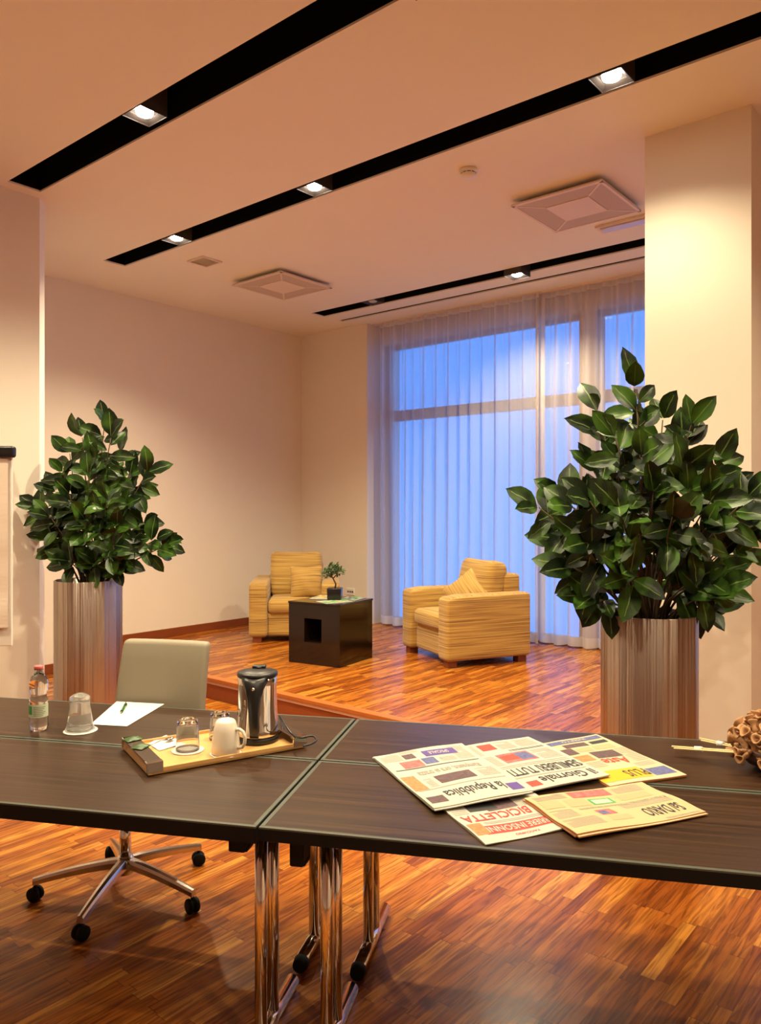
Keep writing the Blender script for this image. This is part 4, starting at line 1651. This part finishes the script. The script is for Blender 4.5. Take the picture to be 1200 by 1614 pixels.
def sachet(x, y, rz, label):
    f = MB()
    def g_(u, v, top):
        e = (1 - (2 * u - 1) ** 2) * (1 - (2 * v - 1) ** 2)
        return Vector(((u - .5) * 0.062, (v - .5) * 0.05, 0.002 + (0.007 * e + 0.0025 * math.sin(u * 17 + v * 11) * e if top else 0.0)))
    f.grid(lambda u, v: g_(u, v, True), 14, 12)
    f.grid(lambda u, v: g_(u, v, False), 14, 12, True)
    bmesh.ops.remove_doubles(f.bm, verts=f.bm.verts, dist=0.0001)
    o = f.build('tea_sachet', M['sachet'], loc=tray_pt(x, y, 0.0435), rz=YAW + TRA + rz)
    tag(o, label, 'sachet', 'green sachets on the tray end')
sachet(-TL / 2 + 0.022, 0.115, R(10), 'dark green sachet at the far end of the tray strap')
sachet(-TL / 2 + 0.024, 0.015, R(40), 'dark green sachet in the middle of the tray strap')

# napkin and spoon
f = MB()
Qn = [at(*q, TZ0) for q in ((234, 1173), (251, 1184), (293, 1172), (262, 1159))]
cn = sum(Qn, Vector()) / 4
f.grid(lambda u, v: ((Qn[0] * (1 - u) + Qn[1] * u) * (1 - v) + (Qn[3] * (1 - u) + Qn[2] * u) * v) - cn + Vector((0, 0, 0.0025 + 0.0018 * math.sin(u * 5 + v * 4) * v)), 10, 10)
f.grid(lambda u, v: ((Qn[0] * (1 - u) + Qn[1] * u) * (1 - v) + (Qn[3] * (1 - u) + Qn[2] * u) * v) - cn + Vector((0, 0, 0.0005)), 10, 10, True)
o = f.build('paper_napkin', M['paper'], loc=cn)
tag(o, 'folded white paper napkin under the spoon on the tray', 'napkin')
sp0, sp1 = at(268, 1169, TZ0), at(233, 1182, TZ0)
sd = sp1 - sp0
t = thing('teaspoon', 'small steel teaspoon lying on the napkin', 'spoon', Vector((sp0.x, sp0.y, TZ0 + 0.006)), math.atan2(sd.y, sd.x))
f = MB()
def bowl(u, v, dz):
    a = u * 2 * PI
    r = v
    k = r * r - 1
    return Vector((math.cos(a) * 0.020 * r, math.sin(a) * 0.0135 * r, 0.006 * k * 0.9 + 0.006 + dz))
f.grid(lambda u, v: bowl(u, v, 0), 24, 5)
f.grid(lambda u, v: bowl(u, v, -0.001), 24, 5, True)
bmesh.ops.remove_doubles(f.bm, verts=f.bm.verts, dist=0.0001)
f.build('bowl', M['chrome'], t)
f = MB()
f.tube([(0.018, 0, 0.0055), (0.045, 0, 0.010), (0.08, 0, 0.007), (0.112, 0, 0.006)], [0.0018, 0.0018, 0.0025, 0.0035], 8)
f.build('handle', M['chrome'], t)

# ------------------------------------------------------------------ kettle
kc = at(406, 1166, TZ0)
t = thing('electric_kettle', 'polished steel electric kettle with black handle and lid on the tray', 'kettle', Vector((kc.x, kc.y, TZ0 + 0.001)), YAW)
f = MB()
f.lathe([(0, 0), (0.074, 0), (0.077, 0.004), (0.077, 0.016), (0.073, 0.020), (0, 0.020)], 48)
f.build('base_plate', M['blackp'], t)
f = MB()
f.lathe([(0, 0.022), (0.074, 0.022), (0.0765, 0.028), (0.0765, 0.040), (0.075, 0.048), (0.0705, 0.130), (0.0695, 0.205), (0.0705, 0.236), (0, 0.236)], 72)
f.build('body', M['kchrome'], t)
f = MB()
f.lathe([(0, 0.228), (0.0725, 0.234), (0.074, 0.240), (0.072, 0.248), (0.064, 0.251), (0.058, 0.249), (0.052, 0.252), (0.02, 0.254), (0, 0.255)], 56)
lid = f.build('lid', M['blackp'], t)
f = MB()
f.soft((0, 0.045, 0.257), (0.05, 0.03, 0.012), 0.005, m=2)
f.lathe([(0, 0.253), (0.012, 0.256), (0.010, 0.260), (0, 0.260)], 20, (0, 0.03, 0))
f.build('lid_button', M['blackp'], lid)
f = MB()
# handle: a flat black blade facing the camera, wide where it meets the rim
ws = [(0.240, 0.048, 0.066), (0.225, 0.046, 0.084), (0.20, 0.034, 0.096), (0.17, 0.025, 0.101), (0.12, 0.020, 0.101), (0.07, 0.019, 0.095), (0.045, 0.020, 0.086), (0.026, 0.022, 0.075)]
rings = []
for z, hw, yo in ws:
    yi = 0.060 if z > 0.2 or z < 0.05 else yo - 0.020
    ring = []
    for (a, c) in ((-1, 0), (-.7, 1), (0, 1.12), (.7, 1), (1, 0), (.7, -.2), (-.7, -.2)):
        yy = -(yi + (yo - yi) * max(0, c))
        ring.append(f.bm.verts.new((a * hw, yy, z)))
    rings.append(ring)
for i in range(len(rings) - 1):
    for j in range(7):
        fc = f.bm.faces.new((rings[i][j], rings[i][(j + 1) % 7], rings[i + 1][(j + 1) % 7], rings[i + 1][j]))
        fc.smooth = True
f.bm.faces.new(rings[0]); f.bm.faces.new(rings[-1][::-1])
f.build('handle', M['blackp'], t)
f = MB()
f.lathe([(0, 0), (0.006, 0), (0.005, 0.002), (0, 0.003)], 16, (0, -0.0965, 0.205), axis=Matrix.Rotation(R(75), 3, 'X'))
f.build('indicator', M['chrome'], t)
# cord, on the tray, its own lifted loop
cord = []
for (px_, py_, z) in ((432, 1160, 0.006), (446, 1150, 0.03), (441, 1128, 0.055), (452, 1146, 0.045), (462, 1158, 0.032), (474, 1163, 0.050), (492, 1160, 0.052), (499, 1166, 0.050), (492, 1172, 0.050), (478, 1176, 0.049)):
    cord.append(at(px_, py_, TZ0 + z))
f = MB()
sm = []
for i in range(len(cord) - 1):
    p0 = cord[max(0, i - 1)]; p1 = cord[i]; p2 = cord[i + 1]; p3 = cord[min(len(cord) - 1, i + 2)]
    for q in range(5):
        s = q / 5
        sm.append(0.5 * ((2 * p1) + (-p0 + p2) * s + (2 * p0 - 5 * p1 + 4 * p2 - p3) * s * s + (-p0 + 3 * p1 - 3 * p2 + p3) * s ** 3))
sm.append(cord[-1])
inv = Matrix.Rotation(-YAW, 4, 'Z')
kl = Vector((kc.x, kc.y, TZ0 + 0.001))
f.tube([inv @ (p - kl) for p in sm], 0.0032, 8)
f.build('power_cord', M['blackp'], t)

# ------------------------------------------------------------------ dried pods and bamboo sticks
pc = at(1222, 1212, TOP)
t = thing('dried_pod_bowl', 'dark woody bowl heaped with curled dried seed pods at the right edge', 'table decoration', pc, YAW)
f = MB()
f.lathe([(0, 0.002), (0.04, 0.002), (0.075, 0.014), (0.105, 0.045), (0.115, 0.075), (0.108, 0.075), (0.095, 0.05), (0.06, 0.03), (0, 0.026)], 32, fn=lambda a, z: 1 + 0.05 * math.sin(a * 5) + 0.03 * math.sin(a * 11))
f.build('bowl', M['podd'], t)
f = MB()
# one trumpet shaped pod with a bent stalk and curled lip
def podfn(a, z):
    return 1 + 0.14 * math.sin(a * 3) * (1 if z > 0.02 else 0.3)
f.lathe([(0, -0.012), (0.006, -0.010), (0.010, 0.0), (0.008, 0.012), (0.011, 0.024), (0.016, 0.032), (0.0175, 0.036), (0.015, 0.038), (0.009, 0.030), (0.006, 0.018), (0, 0.014)], 14, fn=podfn)
f.tube([(0, 0, -0.008), (0.004, 0, -0.018), (0.014, 0.002, -0.024), (0.022, 0.006, -0.020)], [0.006, 0.006, 0.007, 0.004], 8)
pod0 = f.build('seed_pod', M['pod'], t)
rnd = random.Random(12)
pods = []
for k in range(88):
    th = rnd.uniform(0, 2 * PI)
    ph_ = math.acos(rnd.uniform(-0.15, 1.0))
    rr = rnd.uniform(0.78, 1.0)
    dr = Vector((math.sin(ph_) * math.cos(th), math.sin(ph_) * math.sin(th), math.cos(ph_)))
    loc = Vector((dr.x * 0.122 * rr, dr.y * 0.12 * rr, 0.052 + dr.z * 0.110 * rr))
    pods.append((loc, dr))
for i, (loc, dr) in enumerate(pods):
    c = pod0 if i == 0 else pod0.copy()
    if i:
        COL.objects.link(c)
        c.parent = t
    c.location = loc
    dv = (dr + Vector((rnd.uniform(-.9, .9), rnd.uniform(-.9, .9), rnd.uniform(-.6, .8)))).normalized()
    c.rotation_euler = dv.to_track_quat('Z', 'Y').to_euler()
    s = rnd.uniform(0.75, 1.15)
    c.scale = (s, s, s)


def sticks(pts, label, n, seed):
    "pts: world end points of the bundle axis"
    a, b_ = pts
    t = thing('bamboo_sticks', label, 'bamboo sticks', a, 0, 'tied pale bamboo sticks')
    d = (b_ - a)
    L = d.length
    d.normalize()
    side = Vector((-d.y, d.x, 0)).normalized()
    rnd = random.Random(seed)
    for k in range(n):
        f = MB()
        o1 = side * (k - (n - 1) / 2) * 0.011 + Vector((0, 0, 0.003 * (k % 2)))
        o2 = o1 * rnd.uniform(0.4, 0.9)
        f.tube([o1 + d * rnd.uniform(-0.01, 0.008), o1 * 0.9 + d * 0.5 * L, o2 + d * L], 0.0030, 8)
        f.build('stick', M['reed'], t)
    f = MB()
    c = d * 0.085
    f.tube([c - d * 0.013, c + d * 0.013], 0.0095, 12)
    f.build('paper_tape', M['paper'], t)
sticks((atY(1062, 1178, 2.68), atY(1260, 1192, 2.43)), 'pale bamboo sticks tied with tape, the longer bundle reaching furthest left', 3, 1)
sticks((atY(1105, 1166, 2.76), atY(1262, 1199, 2.42)), 'pale bamboo sticks tied with tape, the shorter bundle behind', 2, 2)
